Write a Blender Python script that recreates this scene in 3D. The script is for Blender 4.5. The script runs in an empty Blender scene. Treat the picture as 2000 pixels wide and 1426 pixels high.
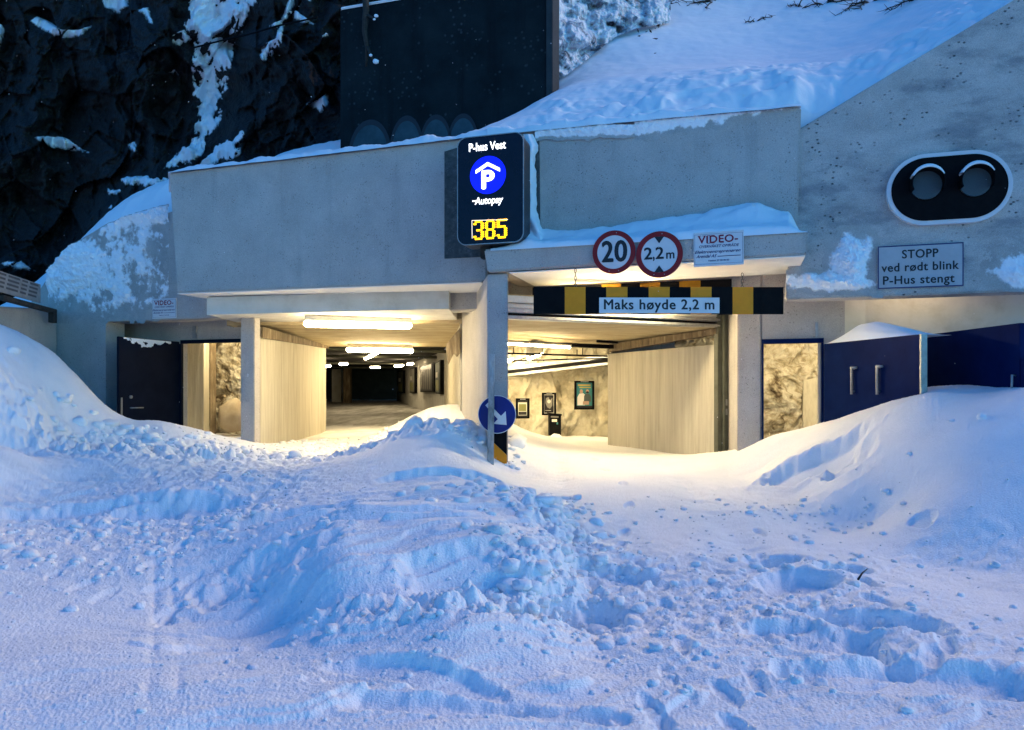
import bpy, bmesh, math, random
import numpy as np
from mathutils import Vector, Matrix
random.seed(7); rng = np.random.default_rng(7)
S = bpy.context.scene; COL = S.collection
# ------------------------------------------------------------------ camera, sky, sun, exposure
F, HZ, H = 1444.0, 765.0, 1.45            # focal length and horizon row of the photograph, eye height
cam_d = bpy.data.cameras.new('camera'); cam = bpy.data.objects.new('camera', cam_d); COL.objects.link(cam)
cam_d.sensor_width = 36; cam_d.lens = 36*F/2000; cam_d.shift_y = (HZ-713)/2000
cam_d.clip_end = 400; cam_d.clip_start = .05
cam.location = (0, 0, H); cam.rotation_euler = (math.pi/2, 0, 0); S.camera = cam
W = bpy.data.worlds.new('World'); S.world = W; W.use_nodes = True
nt = W.node_tree; nt.nodes.clear()
wo = nt.nodes.new('ShaderNodeOutputWorld'); bg = nt.nodes.new('ShaderNodeBackground'); sky = nt.nodes.new('ShaderNodeTexSky')
SUN_EL, SUN_ROT = math.radians(7.0), math.radians(130)
sky.sky_type = 'NISHITA'; sky.sun_disc = False
sky.sun_elevation = SUN_EL; sky.sun_rotation = SUN_ROT
sky.air_density = 1.0; sky.dust_density = 0.3; sky.ozone_density = 3.0
bg.inputs[1].default_value = 0.08
tint = nt.nodes.new('ShaderNodeMix'); tint.data_type = 'RGBA'; tint.blend_type = 'MULTIPLY'; tint.inputs[0].default_value = 1; tint.inputs[7].default_value = (.112, .42, .75, 1)   # cool white balance over the whole sky
nt.links.new(sky.outputs[0], tint.inputs[6]); nt.links.new(tint.outputs[2], bg.inputs[0]); nt.links.new(bg.outputs[0], wo.inputs[0])
sl = bpy.data.lights.new('sun', 'SUN'); so = bpy.data.objects.new('sun', sl); COL.objects.link(so)
sl.energy = 0.25; sl.angle = math.radians(24); sl.color = (1.0, .77, .57)
so.rotation_euler = (math.radians(53), 0, math.radians(108))
S.view_settings.view_transform = 'Standard'; S.view_settings.look = 'None'
S.view_settings.exposure = 2.76; S.view_settings.gamma = 1; S.view_settings.use_curve_mapping = False
S.render.engine = 'CYCLES'; S.cycles.use_denoising = True
S.cycles.max_bounces = 7; S.cycles.diffuse_bounces = 5; S.cycles.glossy_bounces = 3
S.cycles.sample_clamp_indirect = 6; S.cycles.caustics_reflective = False; S.cycles.caustics_refractive = False
TUBE = 22.0                                # radiance of the lit fluorescent tubes

# ------------------------------------------------------------------ projection helpers
TH = math.radians(17); CO, SI = math.cos(TH), math.sin(TH)
RV = Vector((CO, -SI, 0)); NV = Vector((-SI, -CO, 0)); IN = -NV; UP = Vector((0, 0, 1))
def P(px, py, Y): return Vector(((px-1000)/F*Y, Y, H+(HZ-py)/F*Y))
def YC(px, c): return c/(CO+SI*(px-1000)/F)
def PL(px, py, c): return P(px, py, YC(px, c))
def PZ(px, z, c): Y = YC(px, c); return Vector(((px-1000)/F*Y, Y, z))
def XZ(px, z, Y): return Vector(((px-1000)/F*Y, Y, z))

# ------------------------------------------------------------------ noise
_perm = np.random.default_rng(3).permutation(256); _perm = np.concatenate([_perm, _perm, _perm])
_g = np.random.default_rng(5).normal(size=(256, 3)); _g /= np.linalg.norm(_g, axis=1)[:, None]
def perlin(x, y, z=0.0):
    x, y, z = np.broadcast_arrays(np.asarray(x, float), np.asarray(y, float), np.asarray(z, float))
    xi, yi, zi = (np.floor(v).astype(int) for v in (x, y, z))
    xf, yf, zf = x-xi, y-yi, z-zi
    u, v, w = (t*t*t*(t*(t*6-15)+10) for t in (xf, yf, zf))
    xi &= 255; yi &= 255; zi &= 255
    def g(a, b, c):
        h = _perm[_perm[_perm[xi+a]+yi+b]+zi+c]
        return _g[h, 0]*(xf-a)+_g[h, 1]*(yf-b)+_g[h, 2]*(zf-c)
    def l(t, a, b): return a+t*(b-a)
    return l(w, l(v, l(u, g(0,0,0), g(1,0,0)), l(u, g(0,1,0), g(1,1,0))), l(v, l(u, g(0,0,1), g(1,0,1)), l(u, g(0,1,1), g(1,1,1))))*1.4
def fbm(x, y, z=0.0, o=4, rough=.5):
    a, s, f = 1.0, 0.0, 1.0
    for i in range(o):
        s = s+a*perlin(x*f+i*17.3, y*f-i*9.1, z*f+i*4.7); a *= rough; f *= 2.03
    return s
def ridged(x, y, z=0.0, o=4):
    a, s, f = 1.0, 0.0, 1.0
    for i in range(o):
        s = s+a*(1-2*np.abs(perlin(x*f+i*7.3, y*f+i*3.1, z*f-i*5.7))); a *= .5; f *= 2.1
    return s
def sm(a, b, x): t = np.clip((x-a)/(b-a), 0, 1); return t*t*(3-2*t)
def rbf(pts, X, Y, lam=0.02):
    pts = np.array(pts, float); n = len(pts)
    def phi(r2): return np.where(r2 > 1e-12, .5*r2*np.log(np.maximum(r2, 1e-12)), 0)
    d2 = ((pts[:, None, :2]-pts[None, :, :2])**2).sum(-1)
    A = np.zeros((n+3, n+3)); A[:n, :n] = phi(d2)+lam*np.eye(n)
    A[:n, n] = 1; A[:n, n+1:] = pts[:, :2]; A[n:, :n] = A[:n, n:].T
    w = np.linalg.solve(A, np.concatenate([pts[:, 2], [0, 0, 0]]))
    Z = w[n]+w[n+1]*X+w[n+2]*Y
    for i in range(n):
        Z = Z+w[i]*phi((X-pts[i, 0])**2+(Y-pts[i, 1])**2)
    return Z

# ------------------------------------------------------------------ materials
MATS = {}
def newmat(name):
    m = bpy.data.materials.new(name); m.use_nodes = True
    n = m.node_tree.nodes; return m, n, m.node_tree.links, n['Principled BSDF']
def plain(name, col, rough=.6, metal=0.0, emit=None, strength=0.0, spec=.5):
    if name in MATS: return MATS[name]
    m, n, l, b = newmat(name)
    b.inputs['Base Color'].default_value = (*col, 1); b.inputs['Roughness'].default_value = rough
    b.inputs['Metallic'].default_value = metal; b.inputs['Specular IOR Level'].default_value = spec
    if emit: b.inputs['Emission Color'].default_value = (*emit, 1); b.inputs['Emission Strength'].default_value = strength
    MATS[name] = m; return m
def mixed(name, cols, scale=3.0, stretch=(1,1,1), rough=.85, bump=.3, bscale=40.0, detail=6, pits=0.0, pit_scale=30, pit_col=(.03,.04,.045), stain=None, spec=.3, lo=.3, hi=.7, bdist=.02, rot=None, metal=0.0, dist=0.0, grain=0.0, cover=0.0):
    """noise-mottled surface: colour ramp over noise, optional dark pits, optional long stains, bump"""
    if name in MATS: return MATS[name]
    m, n, l, b = newmat(name)
    tc = n.new('ShaderNodeTexCoord'); mp = n.new('ShaderNodeMapping'); mp.inputs['Scale'].default_value = stretch
    if rot: mp.inputs['Rotation'].default_value = rot
    l.new(tc.outputs['Object'], mp.inputs[0])
    no = n.new('ShaderNodeTexNoise'); no.inputs['Scale'].default_value = scale; no.inputs['Detail'].default_value = detail; no.inputs['Roughness'].default_value = .65
    no.inputs['Distortion'].default_value = dist
    l.new(mp.outputs[0], no.inputs['Vector'])
    cr = n.new('ShaderNodeValToRGB'); e = cr.color_ramp.elements
    e[0].position = lo; e[1].position = hi
    e[0].color = (*cols[0], 1); e[1].color = (*cols[-1], 1)
    for i, c in enumerate(cols[1:-1]):
        q = e.new(lo+(hi-lo)*(i+1)/(len(cols)-1)); q.color = (*c, 1)
    l.new(no.outputs['Fac'], cr.inputs[0]); out = cr.outputs[0]
    def mix(fac, a, colb):
        x = n.new('ShaderNodeMix'); x.data_type = 'RGBA'
        l.new(fac, x.inputs[0]); l.new(a, x.inputs[6]); x.inputs[7].default_value = (*colb, 1); return x.outputs[2]
    def ramp(src, a, b_, inv=False):
        r = n.new('ShaderNodeMapRange'); r.inputs[1].default_value = a; r.inputs[2].default_value = b_
        if inv: r.inputs[3].default_value = 1; r.inputs[4].default_value = 0
        r.interpolation_type = 'SMOOTHSTEP'; l.new(src, r.inputs[0]); return r.outputs[0]
    def mul(a, bb):
        x = n.new('ShaderNodeMath'); x.operation = 'MULTIPLY'; l.new(a, x.inputs[0])
        if isinstance(bb, float): x.inputs[1].default_value = bb
        else: l.new(bb, x.inputs[1])
        return x.outputs[0]
    hgt = None
    if stain:
        sc, col, a, bb, st = stain
        mp2 = n.new('ShaderNodeMapping'); mp2.inputs['Scale'].default_value = sc; l.new(tc.outputs['Object'], mp2.inputs[0])
        n2 = n.new('ShaderNodeTexNoise'); n2.inputs['Scale'].default_value = 1.0; n2.inputs['Detail'].default_value = 5; n2.inputs['Roughness'].default_value = .6
        l.new(mp2.outputs[0], n2.inputs['Vector']); out = mix(mul(ramp(n2.outputs['Fac'], a, bb), st), out, col)
    if pits:
        v = n.new('ShaderNodeTexVoronoi'); v.inputs['Scale'].default_value = pit_scale; l.new(mp.outputs[0], v.inputs['Vector'])
        n3 = n.new('ShaderNodeTexNoise'); n3.inputs['Scale'].default_value = pit_scale*.22; n3.inputs['Detail'].default_value = 3; l.new(tc.outputs['Object'], n3.inputs['Vector'])
        pm = mul(ramp(v.outputs['Distance'], .10, .30, True), ramp(n3.outputs['Fac'], .48, .62)); hgt = pm
        out = mix(mul(pm, float(pits)), out, pit_col)
    if grain:
        ng = n.new('ShaderNodeTexNoise'); ng.inputs['Scale'].default_value = 90; ng.inputs['Detail'].default_value = 3; ng.inputs['Roughness'].default_value = .8; l.new(tc.outputs['Object'], ng.inputs['Vector'])
        rg = n.new('ShaderNodeMapRange'); rg.inputs[1].default_value = .3; rg.inputs[2].default_value = .7; rg.inputs[3].default_value = 1-grain; rg.inputs[4].default_value = 1+grain; l.new(ng.outputs['Fac'], rg.inputs[0])
        xg = n.new('ShaderNodeVectorMath'); xg.operation = 'SCALE'; l.new(out, xg.inputs[0]); l.new(rg.outputs[0], xg.inputs['Scale']); out = xg.outputs[0]
    if cover:                                   # snow lying over it where the mesh says how thick it is
        at = n.new('ShaderNodeAttribute'); at.attribute_name = 'cover'
        nc = n.new('ShaderNodeTexNoise'); nc.inputs['Scale'].default_value = cover; nc.inputs['Detail'].default_value = 6; nc.inputs['Roughness'].default_value = .7; l.new(tc.outputs['Object'], nc.inputs['Vector'])
        ad = n.new('ShaderNodeMath'); ad.operation = 'ADD'; l.new(at.outputs['Fac'], ad.inputs[0]); l.new(nc.outputs['Fac'], ad.inputs[1]); out = mix(ramp(ad.outputs[0], .40, .78), out, (.84,.87,.90))
    l.new(out, b.inputs['Base Color'])
    nb = n.new('ShaderNodeTexNoise'); nb.inputs['Scale'].default_value = bscale; nb.inputs['Detail'].default_value = 5; l.new(mp.outputs[0], nb.inputs['Vector'])
    hs = nb.outputs['Fac']
    if hgt:
        x = n.new('ShaderNodeMath'); x.operation = 'SUBTRACT'; l.new(hs, x.inputs[0]); l.new(mul(hgt, 1.2), x.inputs[1]); hs = x.outputs[0]
    bp = n.new('ShaderNodeBump'); bp.inputs['Strength'].default_value = bump; bp.inputs['Distance'].default_value = bdist
    l.new(hs, bp.inputs['Height']); l.new(bp.outputs[0], b.inputs['Normal'])
    b.inputs['Roughness'].default_value = rough; b.inputs['Specular IOR Level'].default_value = spec; b.inputs['Metallic'].default_value = metal
    MATS[name] = m; return m
def M_concrete():  return mixed('smooth_concrete', [(.38,.355,.33),(.43,.405,.375),(.48,.455,.425)], 1.6, bump=.35, bscale=60, pits=.55, pit_scale=26, stain=((3.5,3.5,.35), (.25,.245,.235), .52, .78, .45), grain=.24)
def M_speckled(): return mixed('pitted_concrete', [(.37,.35,.33),(.45,.43,.405),(.52,.495,.47)], 2.2, bump=.6, bscale=45, pits=.9, pit_scale=13, stain=((1.2,1.2,3.0), (.17,.185,.20), .48, .72, .75), stretch=(1,1,1.5), grain=.28)
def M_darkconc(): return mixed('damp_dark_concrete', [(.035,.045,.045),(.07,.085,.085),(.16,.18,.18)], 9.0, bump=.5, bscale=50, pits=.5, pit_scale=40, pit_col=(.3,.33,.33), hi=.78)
def M_board():    return mixed('board_marked_concrete', [(.38,.35,.28),(.48,.45,.37),(.56,.54,.45)], 5.0, stretch=(2.2,2.2,.12), bump=.7, bscale=14, stain=((2.6,2.6,.5), (.30,.25,.15), .56, .80, .7), bdist=.03)
def M_ceil():     return mixed('board_marked_ceiling', [(.24,.18,.09),(.38,.31,.19),(.50,.43,.29)], 3.0, stretch=(.5,3.5,3.5), bump=.6, bscale=10, stain=((.7,1.8,1.8), (.14,.10,.05), .52, .72, .7), bdist=.03, dist=1.0)
def M_stain():    return mixed('water_stained_concrete', [(.07,.05,.03),(.17,.13,.08),(.34,.28,.19)], 6.0, stretch=(1.6,1.6,.35), bump=.6, bscale=18, hi=.75)
def M_white():    return mixed('pale_plaster', [(.48,.46,.40),(.58,.57,.52),(.62,.61,.57)], 2.5, bump=.25, bscale=30, stain=((1.5,1.5,.3), (.40,.36,.28), .55, .8, .5))
def M_shot():     return mixed('sprayed_rock_lining', [(.20,.17,.11),(.42,.38,.28),(.56,.53,.42)], 1.3, bump=.8, bscale=7, stain=((2.2,2.2,1.2), (.15,.12,.07), .55, .72, .7), bdist=.08, lo=.28, hi=.68, detail=8)
def M_hallgloom(): return mixed('hall_gloom_tone', [(.006,.005,.005),(.013,.011,.010),(.022,.019,.017)], 2.0, bump=.6, bscale=9)  # near-black colour paints in the unlit gloom of the hall
def M_rock():     return mixed('dark_gneiss', [(.009,.0072,.0068),(.015,.013,.0125),(.028,.026,.025)], 1.2, bump=.9, bscale=8, stain=((.22,.22,.22), (.020,.013,.014), .5, .75, .5), bdist=.10, rough=.75, detail=9, hi=.78)
def M_snow():     return mixed('wind_packed_snow', [(.80,.83,.86),(.85,.87,.89),(.88,.90,.92)], 2.0, bump=.8, bscale=70, rough=.75, bdist=.012, spec=.2, grain=.05, stain=((.9,.9,.9), (.62,.62,.61), .55, .78, .45))
def M_softsnow(): return mixed('soft_snow', [(.82,.85,.88),(.86,.88,.90)], 2.0, bump=.25, bscale=40, rough=.7, bdist=.01, spec=.25)
def M_floor():    return mixed('sanded_road_snow', [(.33,.32,.30),(.50,.49,.46),(.70,.69,.67)], 1.1, stretch=(2.2,.35,1), bump=.5, bscale=20, lo=.3, hi=.62)
def M_doorp():    return mixed('blue_black_steel_paint', [(.004,.007,.016),(.006,.010,.021),(.009,.013,.026)], 3.0, bump=.05, bscale=20, rough=.55, spec=.05)
def M_bluedoor(): return mixed('navy_steel_paint', [(.002,.009,.050),(.003,.012,.062),(.004,.015,.074)], 3.0, bump=.05, bscale=20, rough=.45, spec=.02, stain=((2,2,3.5), (.04,.045,.06), .66, .82, .4))
def M_galv():     return mixed('galvanised_steel', [(.28,.29,.29),(.36,.37,.37),(.45,.46,.46)], 14, bump=.1, bscale=60, rough=.5, metal=.75)
def M_guide():    return mixed('olive_grey_painted_steel', [(.07,.075,.055),(.10,.105,.08),(.12,.125,.10)], 5, bump=.1, rough=.5)
def M_black():    return mixed('black_paint', [(.003,.003,.004),(.007,.007,.008)], 6, bump=.1, rough=.6, spec=.06)
def M_yellow():   return mixed('yellow_reflective', [(.66,.22,.001),(.78,.27,.001)], 5, bump=.08, rough=.5)
def M_signw():    return mixed('white_sign_face', [(.56,.58,.60),(.66,.68,.70)], 4, bump=.05, rough=.45)
def M_signb():    return mixed('blue_sign_face', [(.003,.010,.13),(.004,.014,.17)], 4, bump=.05, rough=.4)
def M_signr():    return mixed('red_sign_face', [(.20,.006,.008),(.27,.010,.012)], 4, bump=.05, rough=.4)
def M_ink():      return plain('black_print', (.008,.008,.012), .5)
def M_bark():     return mixed('dark_bark', [(.02,.017,.014),(.05,.042,.035)], 12, bump=.4)
def M_tube():     return plain('lit_fluorescent_tube', (.9,.88,.8), .4, emit=(1.0,.79,.45), strength=TUBE)
def M_halftube(): return plain('dimmer_fluorescent_tube', (.9,.88,.8), .4, emit=(1.0,.78,.43), strength=TUBE*.75)  # tube emission lowered so nearby walls do not overexpose
def M_dimtube():  return plain('distant_fluorescent_tube', (.9,.88,.8), .4, emit=(1.0,.78,.46), strength=18.0)

# ------------------------------------------------------------------ object helpers
def tag(o, label=None, cat=None, group=None, kind=None):
    if label: o['label'] = label
    if cat: o['category'] = cat
    if group: o['group'] = group
    if kind: o['kind'] = kind
    return o
def thing(name, label, cat, loc=(0,0,0), group=None, matrix=None):
    o = bpy.data.objects.new(name, None); COL.objects.link(o); o.empty_display_size = .2
    o.matrix_world = matrix if matrix else Matrix.Translation(Vector(loc))
    return tag(o, label, cat, group)
def link(name, me, mat, parent=None, world=True, label=None):
    """mesh object; vertices in world coordinates unless world=False (then in the parent's frame)"""
    o = bpy.data.objects.new(name, me); COL.objects.link(o)
    if mat:
        me.materials.clear()
        for m in (mat if isinstance(mat, (list, tuple)) else [mat]): me.materials.append(m)
    if parent:
        o.parent = parent
        if world:
            M = parent.matrix_basis; q = parent.parent
            o.matrix_parent_inverse = (Matrix.Identity(4) if q else M.inverted())
    if label: o['label'] = label
    return o
def bm_done(name, bm, mat, parent=None, world=True, smooth=False, label=None):
    bmesh.ops.recalc_face_normals(bm, faces=bm.faces)
    me = bpy.data.meshes.new(name); bm.to_mesh(me); bm.free()
    if smooth: me.shade_smooth()
    return link(name, me, mat, parent, world, label)
def add_prism(bm, pts, off):
    a = [bm.verts.new(p) for p in pts]; b = [bm.verts.new(Vector(p)+off) for p in pts]; n = len(pts)
    bm.faces.new(a); bm.faces.new(b[::-1])
    for i in range(n): bm.faces.new((a[i], b[i], b[(i+1) % n], a[(i+1) % n]))
def slab(name, pts, off, mat, parent=None, bevel=.012, world=True, label=None):
    bm = bmesh.new(); add_prism(bm, pts, off)
    if bevel: bmesh.ops.bevel(bm, geom=list(bm.edges), offset=bevel, segments=2, affect='EDGES', clamp_overlap=True)
    return bm_done(name, bm, mat, parent, world, label=label)
def box_pts(x0, x1, y0, y1, z=0): return [Vector((x0,y0,z)), Vector((x1,y0,z)), Vector((x1,y1,z)), Vector((x0,y1,z))]
def add_tube(bm, path, r, seg=8):
    path = [Vector(p) for p in path]; rs = r if isinstance(r, (list, tuple)) else [r]*len(path); rings = []
    for i, p in enumerate(path):
        d = (path[min(i+1, len(path)-1)]-path[max(i-1, 0)]).normalized()
        a = d.orthogonal().normalized(); b = d.cross(a)
        if rings:
            a0 = rings[-1][0].co-path[i-1]; a = (a0-d*a0.dot(d)).normalized(); b = d.cross(a)
        rings.append([bm.verts.new(p+(a*math.cos(t)+b*math.sin(t))*rs[i]) for t in [2*math.pi*k/seg for k in range(seg)]])
    for q, w in zip(rings, rings[1:]):
        for k in range(seg): bm.faces.new((q[k], q[(k+1) % seg], w[(k+1) % seg], w[k]))
    bm.faces.new(rings[0][::-1]); bm.faces.new(rings[-1])
def tube(name, path, r, mat, parent=None, world=True, seg=8, label=None):
    bm = bmesh.new(); add_tube(bm, path, r, seg); return bm_done(name, bm, mat, parent, world, True, label)
def grid_mesh(name, X, Y, Z, mat, parent=None, smooth=True, keep=None):
    r, c = X.shape; co = np.stack([X, Y, Z], -1).reshape(-1, 3)
    i = np.arange(r*c).reshape(r, c); q = np.stack([i[:-1,:-1], i[:-1,1:], i[1:,1:], i[1:,:-1]], -1).reshape(-1, 4)
    if keep is not None:
        k = keep.reshape(-1)[q]; q = q[k.any(1)]
        used = np.unique(q); mp = np.zeros(r*c, int); mp[used] = np.arange(len(used)); q = mp[q]; co = co[used]
    me = bpy.data.meshes.new(name); me.vertices.add(len(co)); me.vertices.foreach_set('co', co.ravel().astype(np.float32))
    me.loops.add(q.size); me.loops.foreach_set('vertex_index', q.ravel().astype(np.int32))
    me.polygons.add(len(q)); me.polygons.foreach_set('loop_start', np.arange(0, q.size, 4, dtype=np.int32)); me.polygons.foreach_set('loop_total', np.full(len(q), 4, np.int32))
    me.update(calc_edges=True); me.validate()
    if smooth: me.shade_smooth()
    return link(name, me, mat, parent)
def frame(px, py, c=None, Y=None, yaw=TH):
    """matrix of an upright plate: local x to the right, y up, z towards the viewer"""
    o = PL(px, py, c) if Y is None else P(px, py, Y)
    r = Vector((math.cos(yaw), -math.sin(yaw), 0)); nn = Vector((-math.sin(yaw), -math.cos(yaw), 0))
    M = Matrix.Identity(4)
    for i in range(3): M[i][0] = r[i]; M[i][1] = UP[i]; M[i][2] = nn[i]; M[i][3] = o[i]
    return M
def disc_pts(r, n=48, cx=0, cy=0, z=0): return [Vector((cx+r*math.cos(2*math.pi*k/n), cy+r*math.sin(2*math.pi*k/n), z)) for k in range(n)]
def round_rect(w, h, r, n=8, z=0):
    o = []
    for cx, cy, a in ((w/2-r, h/2-r, 0), (-w/2+r, h/2-r, 90), (-w/2+r, -h/2+r, 180), (w/2-r, -h/2+r, 270)):
        for k in range(n+1):
            t = math.radians(a+90*k/n); o.append(Vector((cx+r*math.cos(t), cy+r*math.sin(t), z)))
    return o
def ring(name, ro, ri, z0, z1, mat, parent, n=48, cx=0, cy=0):
    bm = bmesh.new(); A = [[bm.verts.new(p) for p in disc_pts(r, n, cx, cy, z)] for r, z in ((ro, z0), (ro, z1), (ri, z1), (ri, z0))]
    for k in range(n):
        for j in range(4): bm.faces.new((A[j][k], A[j][(k+1) % n], A[(j+1) % 4][(k+1) % n], A[(j+1) % 4][k]))
    return bm_done(name, bm, mat, parent, False)
DG = None
def text(name, body, size, x, y, z, mat, parent, bold=0.0, shear=0.0, align='CENTER', sx=1.0, depth=.0012, space=1.0, w=None):
    """flat lettering as a mesh; w = finished width in metres; bold thickens the strokes by overlaid copies"""
    cu = bpy.data.curves.new('lettering_curve', 'FONT'); cu.body = body; cu.size = size; cu.align_x = align; cu.align_y = 'CENTER'
    cu.shear = shear; cu.space_character = space; cu.resolution_u = 4
    t = bpy.data.objects.new('lettering_curve', cu); COL.objects.link(t); bpy.context.view_layer.update()
    me = bpy.data.meshes.new_from_object(t.evaluated_get(bpy.context.evaluated_depsgraph_get()))
    bpy.data.objects.remove(t); bpy.data.curves.remove(cu)
    v = np.array([p.co[:] for p in me.vertices]); f = [list(p.vertices) for p in me.polygons]
    if w: sx = (w-2*bold)/(v[:,0].max()-v[:,0].min())
    v[:,0] *= sx
    if w and align == 'CENTER': v[:,0] -= (v[:,0].max()+v[:,0].min())/2
    V, Fs = [], []
    for k, (dx, dy) in enumerate(((0,0),(-1,0),(1,0),(0,-.8),(0,.8),(-.7,.6),(.7,-.6)) if bold else ((0,0),)):
        Fs += [[q+len(v)*k for q in p] for p in f]; V.append(v+np.array([x+dx*bold, y+dy*bold, z+.0011+.00015*k]))
    me.clear_geometry(); me.from_pydata(np.concatenate(V).tolist(), [], Fs)
    return link(name, me, mat, parent, False)

# ================================================================== THE GARAGE ENTRANCE (concrete structure)
C0, C1, CC = 10.17, 11.2, 9.5              # facade planes: parapet, portal, canopy edge
G = thing('garage_entrance', 'grey concrete parking garage portal built into the rock, with two vehicle openings', 'building', PZ(970, 0, C0))
# parapets over the two openings
slab('parapet', [PL(330,338,C0), PL(345,572,C0), PL(951,549.5,C0), PL(951,265,C0)], IN*1.25, M_concrete(), G, .02, label='left concrete parapet')
slab('parapet', [PL(951.3,265,C0), PL(951.3,470,C0), PL(1558,455,C0), PL(1565,208,C0)], IN*.5, M_concrete(), G, .025, label='right concrete parapet above the canopy')
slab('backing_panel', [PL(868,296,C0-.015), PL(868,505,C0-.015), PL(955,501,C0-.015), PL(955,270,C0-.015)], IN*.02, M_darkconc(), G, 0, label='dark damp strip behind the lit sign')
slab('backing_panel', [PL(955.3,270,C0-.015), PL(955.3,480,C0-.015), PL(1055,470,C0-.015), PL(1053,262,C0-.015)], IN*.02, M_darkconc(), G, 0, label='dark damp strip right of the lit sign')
# right wing wall with a sloping top
slab('wing_wall', [PL(1558,253,C0+.06), PL(1535,585,C0+.06), PZ(2330,2.65,C0+.06), PZ(2330,7.4,C0+.06), PL(2000,-12,C0+.06)], IN*.38, M_speckled(), G, .02)
# canopy slab over the right opening
cn = slab('canopy', [PL(945,487,CC), PL(951,531,CC), PL(1575,497,CC), PL(1579,451,CC)], IN*1.55, M_concrete(), G, .02)
M_soff = mixed('brightened_soffit_paint', [(.76,.75,.71),(.84,.83,.79)], 2.5, bump=.15, bscale=30, stain=((1.2,1.2,1), (.52,.49,.42), .55, .8, .6))  # cream paint made paler to stand in for missing lamp light
slab('soffit', [PL(345,572,C0)+UP*-.004+IN*.02, PL(938,550,C0)+UP*-.004+IN*.02, PL(938,550,C0)+UP*-.004+IN*1.0, PL(345,572,C0)+UP*-.004+IN*1.0], UP*-.012, M_soff, G, 0, label='painted underside of the left parapet, coloured paler as if lit')
slab('soffit', [PL(994,530,CC)+UP*-.01+IN*.02, PL(1573,497,CC)+UP*-.006+IN*.02, PL(1573,497,CC)+UP*-.006+IN*1.33, PL(994,530,CC)+UP*-.01+IN*1.33], UP*-.012, M_soff, G, 0, label='painted underside of the canopy, coloured paler as if lit')
# divider between the openings; its end is the front post
slab('divider_wall', [XZ(952,-.4,10.15), XZ(992,-.4,10.05), XZ(985,-.4,13.0), XZ(955,-.4,21), XZ(905,-.4,21.2), XZ(902,-.4,13.5), XZ(931,-.4,11.9)], UP*3.46, M_concrete(), G, .015)
# portal plane: lintel beams, columns, side walls
def zrect(p0, p1, z0, z1, c): return [PZ(p0,z0,c), PZ(p1,z0,c), PZ(p1,z1,c), PZ(p0,z1,c)]
slab('lintel_beam', zrect(207, 940, 2.78, 3.45, C1), IN*.45, M_concrete(), G, .012, label='beam over the left openings')
slab('lintel_beam', zrect(960, 1440, 2.78, 3.45, C1-.15), IN*.45, M_concrete(), G, .012, label='beam over the right opening')
slab('portal_wall', [PZ(60,-.3,C1), PZ(206.8,-.3,C1), PZ(206.8,4.55,C1), PZ(130,4.2,C1), PZ(60,3.2,C1)], IN*.45, M_concrete(), G, .0)
slab('portal_wall', [PZ(207,3.452,C1), PZ(420,3.452,C1), PZ(420,4.9,C1), PZ(207,4.55,C1)], IN*.45, M_concrete(), G, .0)
slab('column', zrect(470, 497, -.3, 2.778, C1-.01), IN*.17, M_concrete(), G, .012, label='slim column right of the left steel door')
# niche of the left pedestrian door
slab('door_wall', zrect(195, 500, 2.45, 3.3, C1+.9), IN*.2, M_concrete(), G, 0)
slab('door_wall', zrect(150, 352, -.3, 2.448, C1+.9), IN*.2, M_concrete(), G, 0)
slab('door_wall', zrect(474, 500, -.3, 2.448, C1+.9), IN*.2, M_concrete(), G, 0)
slab('niche_ceiling', [PZ(150,2.84,C1+.45), PZ(500,2.84,C1+.45), PZ(500,2.84,C1+1.0), PZ(150,2.84,C1+1.0)], UP*.15, M_concrete(), G, 0)
slab('niche_wall', [PZ(190,-.3,C1+.45), PZ(207,-.3,C1+.45), PZ(214,-.3,C1+.9), PZ(190,-.3,C1+.9)], UP*3.3, M_white(), G, 0)
slab('light_switch_box', zrect(375, 383, 2.5, 2.74, C1+.86), IN*.05, M_galv(), G, .004)
def door_leaf(a, b, z0, z1, th, mat, label):
    d = (b-a); d.z = 0; d.normalize(); nn = Vector((d.y, -d.x, 0))
    if nn.y > 0: nn = -nn
    A, B = Vector((a.x,a.y,z0)), Vector((b.x,b.y,z0))
    return slab('door', [A, B, Vector((b.x,b.y,z1)), Vector((a.x,a.y,z1))], -nn*th, mat, G, .006, label=label), d, nn
dl, d_, n_ = door_leaf(P(232,660,13.25), P(354,668,14.72), .2, 2.44, .05, M_doorp(), 'left dark steel door standing open')
def handle_lever(parent, base, d, nn, ln=.15):
    bm = bmesh.new(); add_tube(bm, [base, base+nn*.05], .013); add_tube(bm, [base+nn*.05-d*.005, base+nn*.05+d*ln], .011)
    return bm_done('handle', bm, M_galv(), parent, True, True)
hb = P(249,795,13.45); hb = P(232,660,13.25)+d_*.26; hb.z = 1.45-32/F*13.4
handle_lever(dl, hb, d_, n_, .26)
tube('lock_cylinder', [Vector((hb.x,hb.y,hb.z+.2)), Vector((hb.x,hb.y,hb.z+.2))+n_*.03], .03, M_galv(), dl)
def plate_on(parent, base, d, w, h, nn, mat, name, th=.008):
    return slab(name, [base-d*w/2-UP*h/2, base+d*w/2-UP*h/2, base+d*w/2+UP*h/2, base-d*w/2+UP*h/2], nn*th, mat, parent, 0)
lb = P(232,660,13.25)+d_*.06; lb.z = hb.z+.03
plate_on(dl, lb+n_*.001, d_, .035, .32, n_, M_galv(), 'lock_plate')
bm = bmesh.new()                                                    # dark steel frame of the left door opening
add_prism(bm, zrect(352, 474, 2.40, 2.47, C1+.885), IN*.06); add_prism(bm, zrect(350, 354, .1, 2.398, C1+.885), IN*.06); add_prism(bm, zrect(470.5, 474, .1, 2.398, C1+.885), IN*.06)
bm_done('door_frame', bm, M_doorp(), G)
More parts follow.
